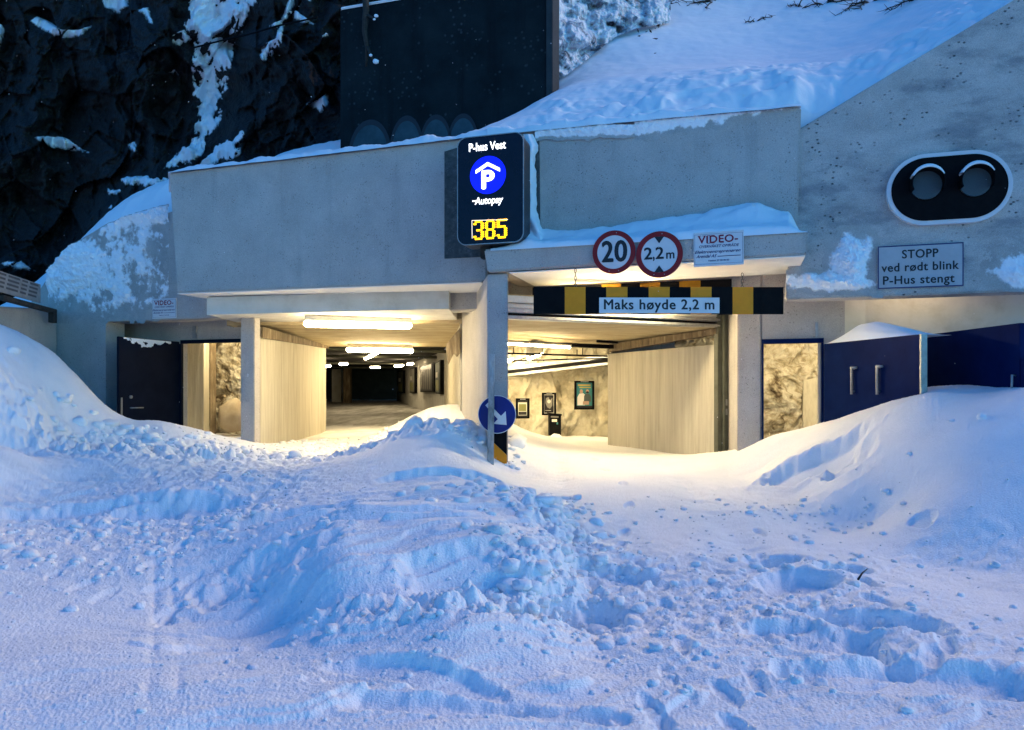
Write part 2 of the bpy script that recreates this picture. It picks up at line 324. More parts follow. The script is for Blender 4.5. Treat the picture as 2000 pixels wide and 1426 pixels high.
# room behind the left door
slab('room_wall', [P(340,0,16.6)*0+XZ(352,-.3,16.4), XZ(398,-.3,16.4), XZ(409,-.3,17.0), XZ(340,-.3,17.2)], UP*3.2, M_board(), G, .01)
slab('room_wall', [XZ(409.5,-.3,17.0), XZ(422,-.3,17.1), XZ(422,-.3,20), XZ(409.5,-.3,20)], UP*3.2, M_stain(), G, .01)
slab('room_wall', [XZ(420,-.3,19.2), XZ(470,-.3,19.4), XZ(470,-.3,20), XZ(420,-.3,20)], UP*3.2, M_white(), G, 0)
slab('room_wall', [Vector((-9.2,14.9,-.3)), Vector((-8.9,14.9,-.3)), Vector((-8.9,20,-.3)), Vector((-9.2,20,-.3))], UP*3.2, M_white(), G, 0)
slab('room_ceiling', [Vector((-9.2,15.9,2.86)), Vector((-5.0,14.5,2.86)), Vector((-5.0,20.2,2.86)), Vector((-9.2,20.2,2.86))], UP*.2, M_white(), G, 0)
slab('roof_slab', [PZ(150,3.5,C1+.46), PZ(1640,3.5,C1+.46), Vector((4.6,21,3.5)), Vector((-9.4,21,3.5))], UP*.3, M_concrete(), G, 0)
# left vehicle passage
def wall(name, a, b, z0, z1, th, mat, label=None, bevel=.012):
    a, b = Vector((a[0],a[1],z0)), Vector((b[0],b[1],z0)); d = (b-a).normalized(); nn = Vector((-d.y, d.x, 0))*th
    return slab(name, [a, b, b+UP*(z1-z0), a+UP*(z1-z0)], nn, mat, G, bevel, label=label)
def xy(px, Y): return ((px-1000)/F*Y, Y)
wall('passage_wall', xy(508,13.43), xy(637,19.1), -.2, 2.60, .35, M_board(), 'left concrete wall of the left passage')
wall('passage_wall', xy(499,13.28), xy(507.5,13.42), -.2, 2.76, .12, M_stain(), 'stained end of the left passage wall', 0)
slab('stained_band', [P(510,638,13.35), P(640,675,19.15), P(640,681,19.15), P(510,660,13.35)], Vector((.03,0,0)), M_stain(), G, 0)
wall('passage_wall', xy(868,24), xy(899,13.6), -.2, 2.9, .25, M_board(), 'right wall of the left passage', 0)
slab('corner_bracket', [P(872,672,13.8), P(899,640,13.45), P(899,690,13.45), P(893,697,13.5), P(887,690,13.6), P(876,712,13.8)], Vector((-.02,.12,0)), M_stain(), G, 0)
slab('passage_ceiling', [Vector((-5.2,12.6,2.76)), Vector((-1.0,11.7,2.76)), Vector((-1.0,14.0,2.76)), Vector((-5.2,14.0,2.76))], UP*.3, M_white(), G, 0)
slab('passage_ceiling', [Vector((-5.4,14.003,2.70)), Vector((-.9,13.5,2.70)), Vector((-1.5,19.3,2.62)), Vector((-5.4,19.3,2.62))], UP*.3, M_ceil(), G, 0)
# curved wall with posters, and the dark hall beyond
cw = [xy(868,24), xy(853,27), xy(836,30), xy(818,33.5), xy(800,38), xy(786,42.5), xy(775,46.5)]
bm = bmesh.new(); fr = [[bm.verts.new((x,y,z)) for (x,y) in cw] for z in (.2, 3.0)]; bk = [[bm.verts.new((x+.4,y+.1,z)) for (x,y) in cw] for z in (.2, 3.0)]
for k in range(len(cw)-1):
    for A,B,Cc,D in ((fr[0],fr[0],fr[1],fr[1]), (bk[0],bk[0],bk[1],bk[1])): bm.faces.new((A[k],B[k+1],Cc[k+1],D[k]))
    bm.faces.new((fr[1][k], fr[1][k+1], bk[1][k+1], bk[1][k]))
bm.faces.new((fr[0][-1], bk[0][-1], bk[1][-1], fr[1][-1]))
bm_done('curved_wall', bm, M_white(), G, True, True)
slab('hall_ceiling', [Vector((-34,19.32,2.80)), Vector((-1.0,19.32,2.80)), Vector((-3,52,2.95)), Vector((-34,52,2.95))], UP*.3, M_hallgloom(), G, 0)
slab('hall_wall', [Vector((-34,50,0)), Vector((-3,50,0)), Vector((-3,50,3.2)), Vector((-34,50,3.2))], Vector((0,.4,0)), M_hallgloom(), G, 0)
slab('hall_wall', [Vector((-34,19.5,0)), Vector((-34,50,0)), Vector((-34,50,3.2)), Vector((-34,19.5,3.2))], Vector((-.4,0,0)), M_hallgloom(), G, 0)
slab('hall_wall', [Vector((-34,19.7,0)), Vector((-5.3,19.7,0)), Vector((-5.3,19.7,3.2)), Vector((-34,19.7,3.2))], Vector((0,-.3,0)), M_hallgloom(), G, 0)
for px, Y, w in ((657, 44, .55), (677, 42, .4)):                     # pillars just made out in the dark
    x, y = xy(px, Y); slab('hall_pillar', [Vector((x-w/2,y,.4)), Vector((x+w/2,y,.4)), Vector((x+w/2,y+.5,.4)), Vector((x-w/2,y+.5,.4))], UP*2.4, M_white() if px < 670 else M_stain(), G, .01)
for px0, Y0, px1, Y1, z in ((640,21,900,22.5,2.66), (637,26,860,27,2.70), (637,33,800,33,2.72), (640,40,780,40,2.76)):
    a, b = XZ(px0,z,Y0), XZ(px1,z,Y1); tube('ceiling_pipe', [a, b], .05, M_guide(), G)
# right vehicle passage
wall('passage_wall', xy(1187,14.7), xy(1401,11.75), -.2, 2.20, .35, M_board(), 'concrete wall of the right passage', .006)
slab('stained_band', [P(1190,672,14.62), P(1398,641,11.72), P(1398,652,11.72), P(1190,688,14.62)], Vector((.1,.14,0)), M_stain(), G, 0)
slab('passage_ceiling', [Vector((-.12,10.7,2.52)), Vector((3.6,11.9,2.46)), Vector((2.4,14.7,2.42)), Vector((-.2,13.6,2.44))], UP*.35, M_ceil(), G, 0)
slab('steel_beam', [P(985,664,13.5), P(1205,674,14.5), P(1205,681,14.5), P(985,671,13.5)], Vector((-.05,.15,0)), M_black(), G, 0)
slab('steel_bracket', [P(1166,664,14.1), P(1207,667,14.2), P(1207,671,14.2), P(1166,668,14.1)], Vector((0,.12,0)), M_black(), G, 0)
slab('hall_ceiling', [Vector((-.2,13.62,2.62)), Vector((2.5,14.72,2.62)), Vector((6,14.9,2.62)), Vector((6,21,2.62)), Vector((-.7,21,2.62))], UP*.3, M_ceil(), G, 0)
slab('hall_wall', [Vector((2.0,14.75,0)), Vector((6.2,14.75,0)), Vector((6.2,14.75,3)), Vector((2.0,14.75,3))], Vector((0,.3,0)), M_board(), G, 0)
for (a, b, r) in ((P(985,690,15), P(1192,696,15.6), .018), (P(985,705,17.4), P(1192,700,16.6), .016), (P(1000,708,17), P(1060,688,15.2), .012)):
    tube('ceiling_pipe', [a, b], r, M_black(), G)
for px, Y, y0, y1 in ((1003,15,678,689), (1127,15.3,683,694), (1138,15.4,680,695), (1062,16.5,703,706)):
    tube('pipe_hanger', [P(px,y0,Y), P(px,y1,Y)], .01, M_black(), G)
for k, (ya, yb, yc, yd, m) in enumerate(((718,724,693,699,M_galv()), (725,730,700,706,M_black()), (731,736,707,712,M_galv()))):   # cable trays along the rock wall
    slab('cable_tray', [P(975,ya+1,19.2), P(975,yb+1,19.2), P(1200,yd-1,17.2), P(1200,yc-1,17.2)], Vector((.03,.3,0)), m, G, 0)
# roller gate gathered under the lintel: each section a part
gdir = (Vector((*xy(1408,11.72), 0))-Vector((*xy(985,10.32), 0))).normalized(); gin = Vector((-gdir.y, gdir.x, 0))
gate = [(2.795,2.70,-.04,'white'), (2.695,2.62,.03,'white'), (2.615,2.56,.0,'galv'), (2.555,2.525,.05,'black'), (2.52,2.47,.0,'galv')]
for z1, z0, off, mm in gate:
    a = Vector((*xy(985,10.32), 0))+gin*off; b = Vector((*xy(1408,11.72), 0))+gin*off
    m = {'white': M_white(), 'galv': M_galv(), 'black': M_black()}[mm]
    slab('gate_section', [Vector((a.x,a.y,z0)), Vector((b.x,b.y,z0)), Vector((b.x,b.y,z1)), Vector((a.x,a.y,z1))], gin*.18, m, G, .012)
gx = Vector((*xy(1402,11.70), .2))
gd = slab('gate_guide', [gx, gx+gdir*.085, gx+gdir*.085+UP*2.58, gx+UP*2.58], gin*.10, M_guide(), G, .004)
slab('gate_guide', [gx+gdir*.09-gin*.05, gx+gdir*.16-gin*.05, gx+gdir*.16-gin*.05+UP*2.58, gx+gdir*.09-gin*.05+UP*2.58], gin*.16, M_guide(), G, .004)
for zz in (1.28, 1.13):
    q = gx+gdir*.125-gin*.052; q.z = zz; slab('guide_latch', [q-gdir*.014-UP*.05, q+gdir*.014-UP*.05, q+gdir*.014+UP*.05, q-gdir*.014+UP*.05], -gin*.012, M_galv(), gd, 0)
# right column, jamb, door wall
slab('column', [XZ(1440.5,-.2,YC(1440.5,C1-.15)), XZ(1488,-.2,YC(1488,C1-.15)), XZ(1488,-.2,12.0), XZ(1420,-.2,11.95)], UP*3.6, M_concrete(), G, .02, label='right column beside the gate guide')
slab('door_wall', [PZ(1488.5,2.17,C1-.15), PZ(1600,2.17,C1-.15), PZ(1650,2.17,C1-.12), PZ(1650,3.4,C1-.12), PZ(1488.5,3.4,C1-.15)], IN*.25, M_concrete(), G, 0)
slab('door_wall', [PZ(1607,.2,C1-.14), PZ(1650,.2,C1-.12), PZ(1650,2.168,C1-.12), PZ(1607,2.168,C1-.14)], IN*.25, M_concrete(), G, 0)
nw = [PZ(1645,.2,C1+.13), PZ(1690,.2,C1+.25), PZ(2350,.2,C1+.0)]
slab('niche_wall', [nw[0], nw[1], nw[1]+UP*3.0, nw[0]+UP*3.0], Vector((.1,.25,0)), M_white(), G, 0)
slab('niche_wall', [nw[1], nw[2], nw[2]+UP*3.0, nw[1]+UP*3.0], Vector((.05,.25,0)), M_white(), G, 0)
slab('niche_ceiling', [PZ(1500,3.15,C0+.44), PZ(2350,3.15,C0+.44), PZ(2350,3.15,C1), PZ(1500,3.15,C1)], UP*.1, M_white(), G, 0)
slab('wall_bracket', zrect(1592, 1598, 2.2, 2.42, C1-.18), IN*.03, M_galv(), G, .004)
bm = bmesh.new(); cdr = C1-.19
add_prism(bm, zrect(1488, 1609, 2.125, 2.19, cdr), IN*.1); add_prism(bm, zrect(1488, 1491.5, .3, 2.123, cdr), IN*.1); add_prism(bm, zrect(1604.5, 1609, .3, 2.123, cdr), IN*.1)
bm_done('door_frame', bm, M_bluedoor(), G)
slab('door_reveal', zrect(1598, 1604.2, .3, 2.123, C1-.1), IN*.08, M_board(), G, 0)
# the two big steel leaves swung out on the right
a, b = P(1609,672,10.12), P(1796,653,8.42)
l1, d1, n1 = door_leaf(a, b, .4, 2.104, .07, M_bluedoor(), 'navy steel door leaf next to the opening')
for t in (.36, .63):
    q = a+(b-a)*t; q.z = 1.45+45/F*9.8; bm = bmesh.new()
    add_tube(bm, [q+n1*.04-UP*.34, q+n1*.04, q+n1*.04+d1*.09], .018); add_tube(bm, [q, q+n1*.05], .022); add_tube(bm, [q-UP*.3, q-UP*.3+n1*.045], .016)
    bm_done('handle', bm, M_galv(), l1, True, True)
e = b+n1*.004; slab('edge_strip', [Vector((e.x,e.y,.4))+d1*.004, Vector((e.x,e.y,.4))+d1*.03, Vector((e.x,e.y,2.104))+d1*.03, Vector((e.x,e.y,2.104))+d1*.004], -n1*.08, M_galv(), l1, 0)
a2, b2 = P(1800,656,9.6), P(1992,629,7.85)
l2, d2, n2 = door_leaf(a2, b2, .4, 2.18, .07, M_bluedoor(), 'outermost navy steel door leaf at the picture edge')
q = a2+(b2-a2)*.965; q.z = 1.62; bm = bmesh.new(); add_tube(bm, [q, q+n2*.04+UP*.01, q+n2*.045-UP*.16, q+n2*.01-UP*.19], .012); bm_done('handle', bm, M_galv(), l2, True, True)
slab('hinge_plate', [Vector((b2.x,b2.y,1.3))+d2*.01, Vector((b2.x,b2.y,1.3))+d2*.06, Vector((b2.x,b2.y,1.8))+d2*.06, Vector((b2.x,b2.y,1.8))+d2*.01], -n2*.06, M_bluedoor(), l2, .004)
# left wing wall that comes forward at the picture edge
lw0 = Vector((*xy(96,14.0), -.3)); lwd = Vector((.205,-.979,0)).normalized(); lw1 = lw0+lwd*5.0; lw1.x -= .4
lwg = thing('retaining_wall', 'low concrete wing wall under deep snow at the far left', 'wall', (lw1.x, lw1.y, 0))
slab('wall_face', [Vector((lw0.x-.1,lw0.y+.4,-.3)), Vector((lw1.x,lw1.y,-.3)), Vector((lw1.x,lw1.y,2.6)), Vector((lw0.x-.1,lw0.y+.4,3.05))], Vector((-.35,-.05,0)), M_concrete(), lwg, .015)

# dark retaining wall above the portal
CR = 12.1
R = thing('retaining_wall', 'tall dark concrete wall with painted arches above the portal roof', 'wall', PZ(870, 4.9, CR))
rz = PL(665,20,CR).z
slab('wall_panel', [PZ(665,4.6,CR), PZ(1066,4.6,CR), PZ(1066,rz,CR), PZ(665,rz,CR)], IN*.45, mixed('dark_green_concrete', [(.003,.007,.009),(.006,.013,.016),(.011,.019,.022)], 1.6, bump=.4, bscale=40, pits=.5, pit_scale=9, pit_col=(.06,.075,.08), stain=((3,3,.3),(.003,.005,.007),.5,.7,.7), spec=.15), R, 0)
slab('edge_pilaster', [PZ(1066.3,4.6,CR-.05), PZ(1079,4.6,CR-.05), PZ(1079,rz,CR-.05), PZ(1066.3,rz,CR-.05)], IN*.5, mixed('pilaster_concrete', [(.02,.028,.032),(.035,.045,.05)], 4, bump=.4), R, .01)
slab('snow_line', [PZ(665,rz+.003,CR-.02), PZ(1060,rz+.003,CR-.02), PZ(1060,rz+.05,CR-.02), PZ(665,rz+.05,CR-.02)], IN*.4, M_softsnow(), R, .015)
gm = mixed('grey_blue_spray_paint', [(.018,.045,.058),(.045,.09,.11)], 3, bump=.1); gk = M_ink()
def arc_paint(cx, cy, rx, ry, t):
    Y = YC(cx, CR); k = Y/F; o = PL(cx, cy, CR)+NV*.006
    def pt(a, f): return o+RV*(math.cos(a)*rx*k*f)+UP*(math.sin(a)*ry*k*f)
    an = [math.radians(x) for x in range(-8, 189, 7)]
    bm = bmesh.new(); add_prism(bm, [pt(a_, .9) for a_ in an], NV*.002); bm_done('paint_fill', bm, gm, R)
    bm = bmesh.new(); A = [bm.verts.new(pt(a_, 1.0)+NV*.003) for a_ in an]; B = [bm.verts.new(pt(a_, 1-t)+NV*.003) for a_ in an]
    for i in range(len(an)-1): bm.faces.new((A[i], A[i+1], B[i+1], B[i]))
    bm_done('paint_outline', bm, gk, R)
for cx, cy, rx, ry in ((722,300,46,66), (794,292,36,66), (851,286,34,62), (904,280,32,58)): arc_paint(cx, cy, rx, ry, .16)
wr = thing('hanging_root', 'gnarled root with dabs of snow hanging down the dark concrete wall', 'root', PL(718, 0, CR-.1))
tube('stem', [PL(712,-40,CR-.12), PL(715,20,CR-.1), PL(712,60,CR-.12), PL(717,95,CR-.1), PL(715,130,CR-.08)], [.05,.06,.05,.035,.02], M_bark(), wr)
tube('side_stem', [PL(718,30,CR-.12), PL(727,34,CR-.2), PL(731,40,CR-.2)], [.03,.02,.012], M_bark(), wr)
tube('side_stem', [PL(718,92,CR-.12), PL(726,112,CR-.16), PL(735,122,CR-.18)], [.03,.02,.012], M_bark(), wr)
def blob(name, c, r, sc, mat, parent=None, sub=2, amp=.25, seed=0, noise=2.0):
    bm = bmesh.new(); bmesh.ops.create_icosphere(bm, subdivisions=sub, radius=1)
    v = np.array([x.co[:] for x in bm.verts]); nn = fbm(v[:,0]*noise+seed*3.1, v[:,1]*noise-seed, v[:,2]*noise+seed*1.7, 3)
    for x, k in zip(bm.verts, nn): x.co = Vector((x.co.x*sc[0], x.co.y*sc[1], x.co.z*sc[2]))*r*(1+amp*float(k))+Vector(c)
    return bm_done(name, bm, mat, parent, True, True)
for k, (px, py, r) in enumerate(((735,31,.035), (731,38,.022), (734,120,.05), (724,108,.028))): blob('snow_dab', PL(px,py,CR-.22), r, (1.1,.8,.9), M_softsnow(), wr, 2, .3, k)

# ================================================================== LAMPS
def ceiling_light(a, b, r, label, up=.07, mat=None):
    a, b = Vector(a), Vector(b); t = thing('ceiling_light', label, 'light', (a+b)/2, 'fluorescent lights in the garage')
    d = (b-a).normalized(); s = Vector((-d.y, d.x, 0)).normalized()
    slab('housing', [a-d*.04-s*r*1.1+UP*r*.75, b+d*.04-s*r*1.1+UP*r*.75, b+d*.04-s*r*1.1+UP*(r+up), a-d*.04-s*r*1.1+UP*(r+up)], s*r*2.2, M_white(), t, .004)
    bm = bmesh.new(); n = 5; pts = [a-d*.0+d*r*.3*(-1+.0)]
    path = [a-d*r*.9, a-d*r*.5, a, b, b+d*r*.5, b+d*r*.9]; add_tube(bm, path, [r*.35, r*.8, r, r, r*.8, r*.35], 12)
    bm_done('tube', bm, mat or M_tube(), t, True, True); return t
ceiling_light(P(600,632,12.6), P(798,636,13.2), .062, 'long lit tube light nearest the left opening', mat=M_halftube())
ceiling_light(P(681,683,18.3), P(803,685,18.7), .062, 'lit tube light at the far edge of the board-marked ceiling')
ceiling_light(P(1135,588,10.62), P(1325,588,11.2), .05, 'tube light behind the striped height bar', mat=plain('bright_bar_tube', (.9,.88,.8), .4, emit=(1.0,.78,.43), strength=TUBE*1.15))
ceiling_light(P(988,671,13.0), P(1112,678.5,13.9), .022, 'thin tube light along the dark beam in the right passage', .03)
ceiling_light(P(1033,699,16.0), P(1056,690,17.4), .05, 'slanting tube light under the pipes of the right passage', .30)
ceiling_light(P(993,704,18.0), P(999,702,19.0), .05, 'small lamp just right of the front post', .2)
ceiling_light((4.15,11.6,2.42), (4.9,11.4,2.42), .04, 'tube light inside the right doorway')
ceiling_light(PZ(1720,3.0,C0+.78), PZ(1850,3.0,C0+.78), .04, 'tube light under the wing wall above the navy doors', mat=plain('dim_niche_tube', (.9,.88,.8), .4, emit=(1.0,.74,.42), strength=2.6))
ceiling_light((-6.5,16.7,2.74), (-5.6,16.5,2.74), .045, 'tube light inside the left doorway')
for px, py, Y, w, dx, lb in ((729,692,24,.30,.2,'upper one of the two short slanting lamps in the dark hall'), (719,698,26,.3,.2,'lower one of the two short slanting lamps in the dark hall'), (671,711,30,.42,.0,'dim round lamp second from the left in the dark hall'), (640,715,32,.3,0,'leftmost dim lamp in the dark hall, half hidden by the passage wall'),
                     (733,717.5,36,.62,0,'flat oval lamp in the middle of the dark hall'), (779,714.5,33,.5,.05,'lamp close to the far end of the curved wall'), (801,711,31,.3,.05,'faint lamp above the curved wall')):
    c = P(px, py, Y); ceiling_light(c-Vector((w/3.2,0,dx*.2)), c+Vector((w/3.2,dx,dx*.3)), .05, lb, .06, M_dimtube())

# ================================================================== SIGNS
def loc2(M, px, py, c=None, Y=None):
    q = M.inverted() @ (PL(px,py,c) if Y is None else P(px,py,Y)); return q.x, q.y
def lit(name, col, s): return plain(name, tuple(min(1, x) for x in col), .5, emit=col, strength=s)
LW, LB, LY = lit('lit_white_lettering', (1,1,1), .5), lit('lit_blue_disc', (.002,.008,1.0), .16), lit('lit_amber_digits', (1.0,.47,.0), .48)
# 1 the lit parking sign
cS = 9.42; M = frame(957.5, 370, cS)
T = thing('parking_sign', 'tall black illuminated parking sign with blue disc and amber number 385', 'sign', matrix=M)
kx = (PL(1022,370,cS)-PL(892.5,370,cS)).length; ky = 213/F*YC(957,cS)
bm = bmesh.new(); add_prism(bm, round_rect(kx, ky, .13, 8, -.30), Vector((0,0,.295))); bm_done('sign_box', bm, mixed('dark_sign_box', [(.02,.02,.022),(.035,.035,.04)], 8, rough=.35), T, False)
bm = bmesh.new(); A = round_rect(kx, ky, .13, 8, 0); B = round_rect(kx-.022, ky-.022, .12, 8, 0); n = len(A)
V = [[bm.verts.new(p+Vector((0,0,z))) for p in L_] for L_, z in ((A,-.004),(A,.012),(B,.012),(B,-.004))]
for k in range(n):
    for j in range(4): bm.faces.new((V[j][k], V[j][(k+1)%n], V[(j+1)%4][(k+1)%n], V[(j+1)%4][k]))
bm_done('edge_trim', bm, M_galv(), T, False)
bm = bmesh.new(); add_prism(bm, round_rect(kx-.02, ky-.02, .12, 8, -.004), Vector((0,0,.008))); bm_done('face_panel', bm, mixed('black_acrylic', [(.004,.005,.012),(.007,.008,.018)], 4, bump=.02, rough=.25), T, False)
def TL(px, py): return loc2(M, px, py, cS)
sc_ = F/YC(957,cS)
x, y = TL(952,286.5); text('lettering', 'P-hus Vest', 23/sc_, x, y, .0055, LW, T, .0016, w=76/sc_)
x, y = TL(953,342); bm = bmesh.new(); add_prism(bm, disc_pts(37/sc_, 48, x, y, .0045), Vector((0,0,.002))); dk = bm_done('blue_disc', bm, LB, T, False)
text('letter', 'P', 49/sc_, x+.5/sc_, y-11/sc_, .008, LW, dk, .014, w=27/sc_)
bm = bmesh.new(); u = 1/sc_
add_prism(bm, [Vector((x+a*u, y+b*u, .0075)) for a, b in ((-25,11),(0,25),(25,11),(25,4.5),(0,18),(-25,4.5))], Vector((0,0,.002))); bm_done('roof_mark', bm, LW, dk, False)
x, y = TL(955,392); text('lettering', 'Autopay', 20/sc_, x, y, .0055, LW, T, .0012, .18, w=58/sc_)
x2, y2 = TL(927,393); bm = bmesh.new(); add_prism(bm, [Vector((x2+a*u, y2+b*u, .0055)) for a, b in ((-4,1.2),(10,1.2),(10,-1.2),(-4,-1.2))], Vector((0,0,.002))); bm_done('dash_mark', bm, LW, T, False)
digits = {'3': '0111110 1100011 0000011 0000011 0011110 0000011 0000011 1100011 0111110', '8': '0111110 1100011 1100011 1100011 0111110 1100011 1100011 1100011 0111110', '5': '1111111 1100000 1100000 1111110 0000011 0000011 0000011 1100011 0111110'}
for dx, ch in ((935,'3'), (957.5,'8'), (980.5,'5')):
    x, y = TL(dx, 448.5-(dx-957)*.07); bm = bmesh.new()
    for r_, row in enumerate(digits[ch].split()):
        for c_, v in enumerate(row):
            if v == '1': bmesh.ops.create_circle(bm, cap_ends=True, segments=8, radius=1.85*u, matrix=Matrix.Translation((x+(c_-3)*3.05*u, y+(4-r_)*4.2*u, .0065)) @ Matrix.Diagonal((1,1.2,1,1)))
    bm_done('led_digit', bm, LY, T, False)
bm = bmesh.new()
for a, b in (((922,431),(992,429)), ((922,431),(922.5,466))):
    (xa,ya),(xb,yb) = TL(*a), TL(*b); dx_, dy_ = (0, .6*u) if abs(xb-xa) > abs(yb-ya) else (.6*u, 0)
    add_prism(bm, [Vector((xa-dx_,ya-dy_,.0055)), Vector((xb-dx_,yb-dy_,.0055)), Vector((xb+dx_,yb+dy_,.0055)), Vector((xa+dx_,ya+dy_,.0055))], Vector((0,0,.001)))
bm_done('display_frame', bm, lit('lit_display_frame', (1,.8,.6), .2), T, False)
(xa,ya),(xb,yb) = TL(930,478), TL(945,500); slab('mounting_arm', [Vector((xa,yb,-.28)), Vector((xa+.16,yb,-.28)), Vector((xa+.16,ya+.03,-.28)), Vector((xa,ya+.03,-.28))], Vector((0,0,.12)), M_bark(), T, .01, False)
# 2, 3 the round limit signs
def round_sign(px, py, rpx, label):
    c = CC-.05; M = frame(px, py, c); r = rpx/F*YC(px, c)
    t = thing('round_sign', label, 'sign', matrix=M, group='round limit signs on the canopy edge')
    bm = bmesh.new(); add_prism(bm, disc_pts(r, 56, 0, 0, -.012), Vector((0,0,.010))); bm_done('sign_plate', bm, M_galv(), t, False)
    bm = bmesh.new(); add_prism(bm, disc_pts(r*.79, 56, 0, 0, -.001), Vector((0,0,.002))); bm_done('sign_face', bm, M_signw(), t, False)
    ring('red_border', r*.995, r*.77, -.0005, .0035, M_signr(), t, 56)
    for dx, dy in ((-.22,-.86), (.22,-.86), (.12,.88)):
        bm = bmesh.new(); add_prism(bm, disc_pts(r*.022, 8, dx*r, dy*r, .003), Vector((0,0,.003))); bm_done('rivet', bm, M_galv(), t, False)
    tube('fixing_clip', [Vector((0,r*.3,-.05)), Vector((0,r*.3,-.01))], .03, M_galv(), t, False)
    return t, r
t, r = round_sign(1199, 492.5, 42.5, 'round red-bordered speed limit sign reading 20')
text('digit', '2', r*1.36, -.29*r, -.02*r, .0030, M_ink(), t, .010, w=.56*r); text('digit', '0', r*1.36, .32*r, -.02*r, .0030, M_ink(), t, .010, w=.60*r)
t, r = round_sign(1287.5, 497, 45.5, 'round red-bordered height limit sign reading 2,2 m')
text('digit', '2', r*.72, -.47*r, .03*r, .0030, M_ink(), t, .005, w=.36*r); text('comma', ',', r*.72, -.23*r, .03*r, .0030, M_ink(), t, .005, w=.08*r); text('digit', '2', r*.72, .02*r, .03*r, .0030, M_ink(), t, .005, w=.36*r); text('letter', 'm', r*.55, .47*r, -.035*r, .0030, M_ink(), t, .003, w=.35*r)
for s in (1, -1):
    bm = bmesh.new(); add_prism(bm, [Vector((x_*r, s*y_*r, .0040)) for x_, y_ in ((-.21,.765),(.21,.765),(0,.47))], Vector((0,0,.002))); bm_done('triangle_mark', bm, M_ink(), t, False)
# 4, 5 the video surveillance signs
RED = plain('dark_red_print', (.22,.004,.03), .5); NAVY = plain('navy_print', (.01,.012,.10), .5)
def video_sign(px0, px1, py0, py1, c, label, tilt=0):
    cx, cy = (px0+px1)/2, (py0+py1)/2; M = frame(cx, cy, c); w = (PL(px1,cy,c)-PL(px0,cy,c)).length; h = (py1-py0)/F*YC(cx,c)
    t = thing('surveillance_sign', label, 'sign', matrix=M @ Matrix.Rotation(tilt, 4, 'Z'), group='video surveillance signs')
    slab('sign_plate', [Vector((-w/2,-h/2,-.01)), Vector((w/2,-h/2,-.01)), Vector((w/2,h/2,-.01)), Vector((-w/2,h/2,-.01))], Vector((0,0,.01)), M_signw(), t, .001, False)
    bm = bmesh.new()
    for (x0,x1,y0,y1) in ((-.48,.48,.43,.437),(-.48,.48,-.437,-.43),(-.48,-.475,-.43,.43),(.475,.48,-.43,.43)): add_prism(bm, box_pts(x0*w,x1*w,y0*h,y1*h,.0005), Vector((0,0,.001)))
    bm_done('border_line', bm, NAVY, t, False)
    vt = text('lettering', 'VIDEO-', h*.30, -.01*w, .27*h, .0012, RED, t, .0035, space=1.06, w=.80*w)
    bm = bmesh.new(); xs0, xs1 = [v.co.x for v in vt.data.vertices], [v.co.y for v in vt.data.vertices]; yb, yt = min(xs1), max(xs1); X0, X1 = min(xs0), max(xs0); ww = X1-X0
    for f_, top, bot in ((.035,1,0),(.155,1,0),(.27,1,1),(.375,1,1),(.60,1,1)):     # serifs
        for on, yy in ((top, yt), (bot, yb)):
            if on: add_prism(bm, box_pts(X0+f_*ww-.045*ww, X0+f_*ww+.045*ww, yy-.006*h*1.2, yy+.006*h*1.2, .0012), Vector((0,0,.0012)))
    bm_done('letter_serif', bm, RED, t, False)
    text('lettering', 'OVERVÅKET OMRÅDE', h*.105, .01*w, .075*h, .0012, NAVY, t, .0007, .25, w=.80*w)
    text('lettering', 'Elektroentreprenøren', h*.125, -.02*w, -.08*h, .0012, NAVY, t, .0008, .45, w=.92*w)
    text('lettering', 'Arendal AS', h*.125, -.45*w, -.21*h, .0012, NAVY, t, .0008, .45, 'LEFT', w=.42*w)
    bm = bmesh.new(); add_prism(bm, box_pts(-.02*w, .44*w, -.235*h, -.215*h, .0012), Vector((0,0,.001))); bm_done('underline', bm, NAVY, t, False)
    text('lettering', 'Telefon: 37 00 00 00', h*.068, 0, -.345*h, .0012, NAVY, t, .0006, w=.42*w)
    return t
video_sign(1354.5, 1452, 452, 519, CC-.03, 'white video surveillance sign beside the round height limit sign', math.radians(.3))
video_sign(297, 344, 583, 622, C1-.02, 'small white video surveillance sign on the snow-plastered wall')
# 6 stop sign
c = C0+.03; M = frame(1797, 519.5, c); w = (PL(1881,520,c)-PL(1713,520,c)).length; h = 85/F*YC(1797,c)
t = thing('text_sign', 'white rectangular sign reading STOPP ved rødt blink P-Hus stengt', 'sign', matrix=M)
slab('sign_plate', [Vector((-w/2,-h/2,-.012)), Vector((w/2,-h/2,-.012)), Vector((w/2,h/2,-.012)), Vector((-w/2,h/2,-.012))], Vector((0,0,.012)), mixed('grey_sign_face', [(.34,.36,.38),(.44,.46,.48)], 3, bump=.05), t, .002, False)  # face greyer than the other white signs
bm = bmesh.new()
for (x0,x1,y0,y1) in ((-.5,.5,.475,.5),(-.5,.5,-.5,-.475),(-.5,-.4875,-.475,.475),(.4875,.5,-.475,.475)): add_prism(bm, box_pts(x0*w*.995,x1*w*.995,y0*h*.99,y1*h*.99,.0008), Vector((0,0,.0015)))
bm_done('border_line', bm, NAVY, t, False)
for s_, yy, xx, wd in (('STOPP', .275, 0, .425), ('ved rødt blink', -.02, -.005, .90), ('P-Hus stengt', -.315, -.02, .835)): text('lettering', s_, h*.275, xx*w, yy*h, .0012, M_ink(), t, .0032, space=1.08, w=wd*w)
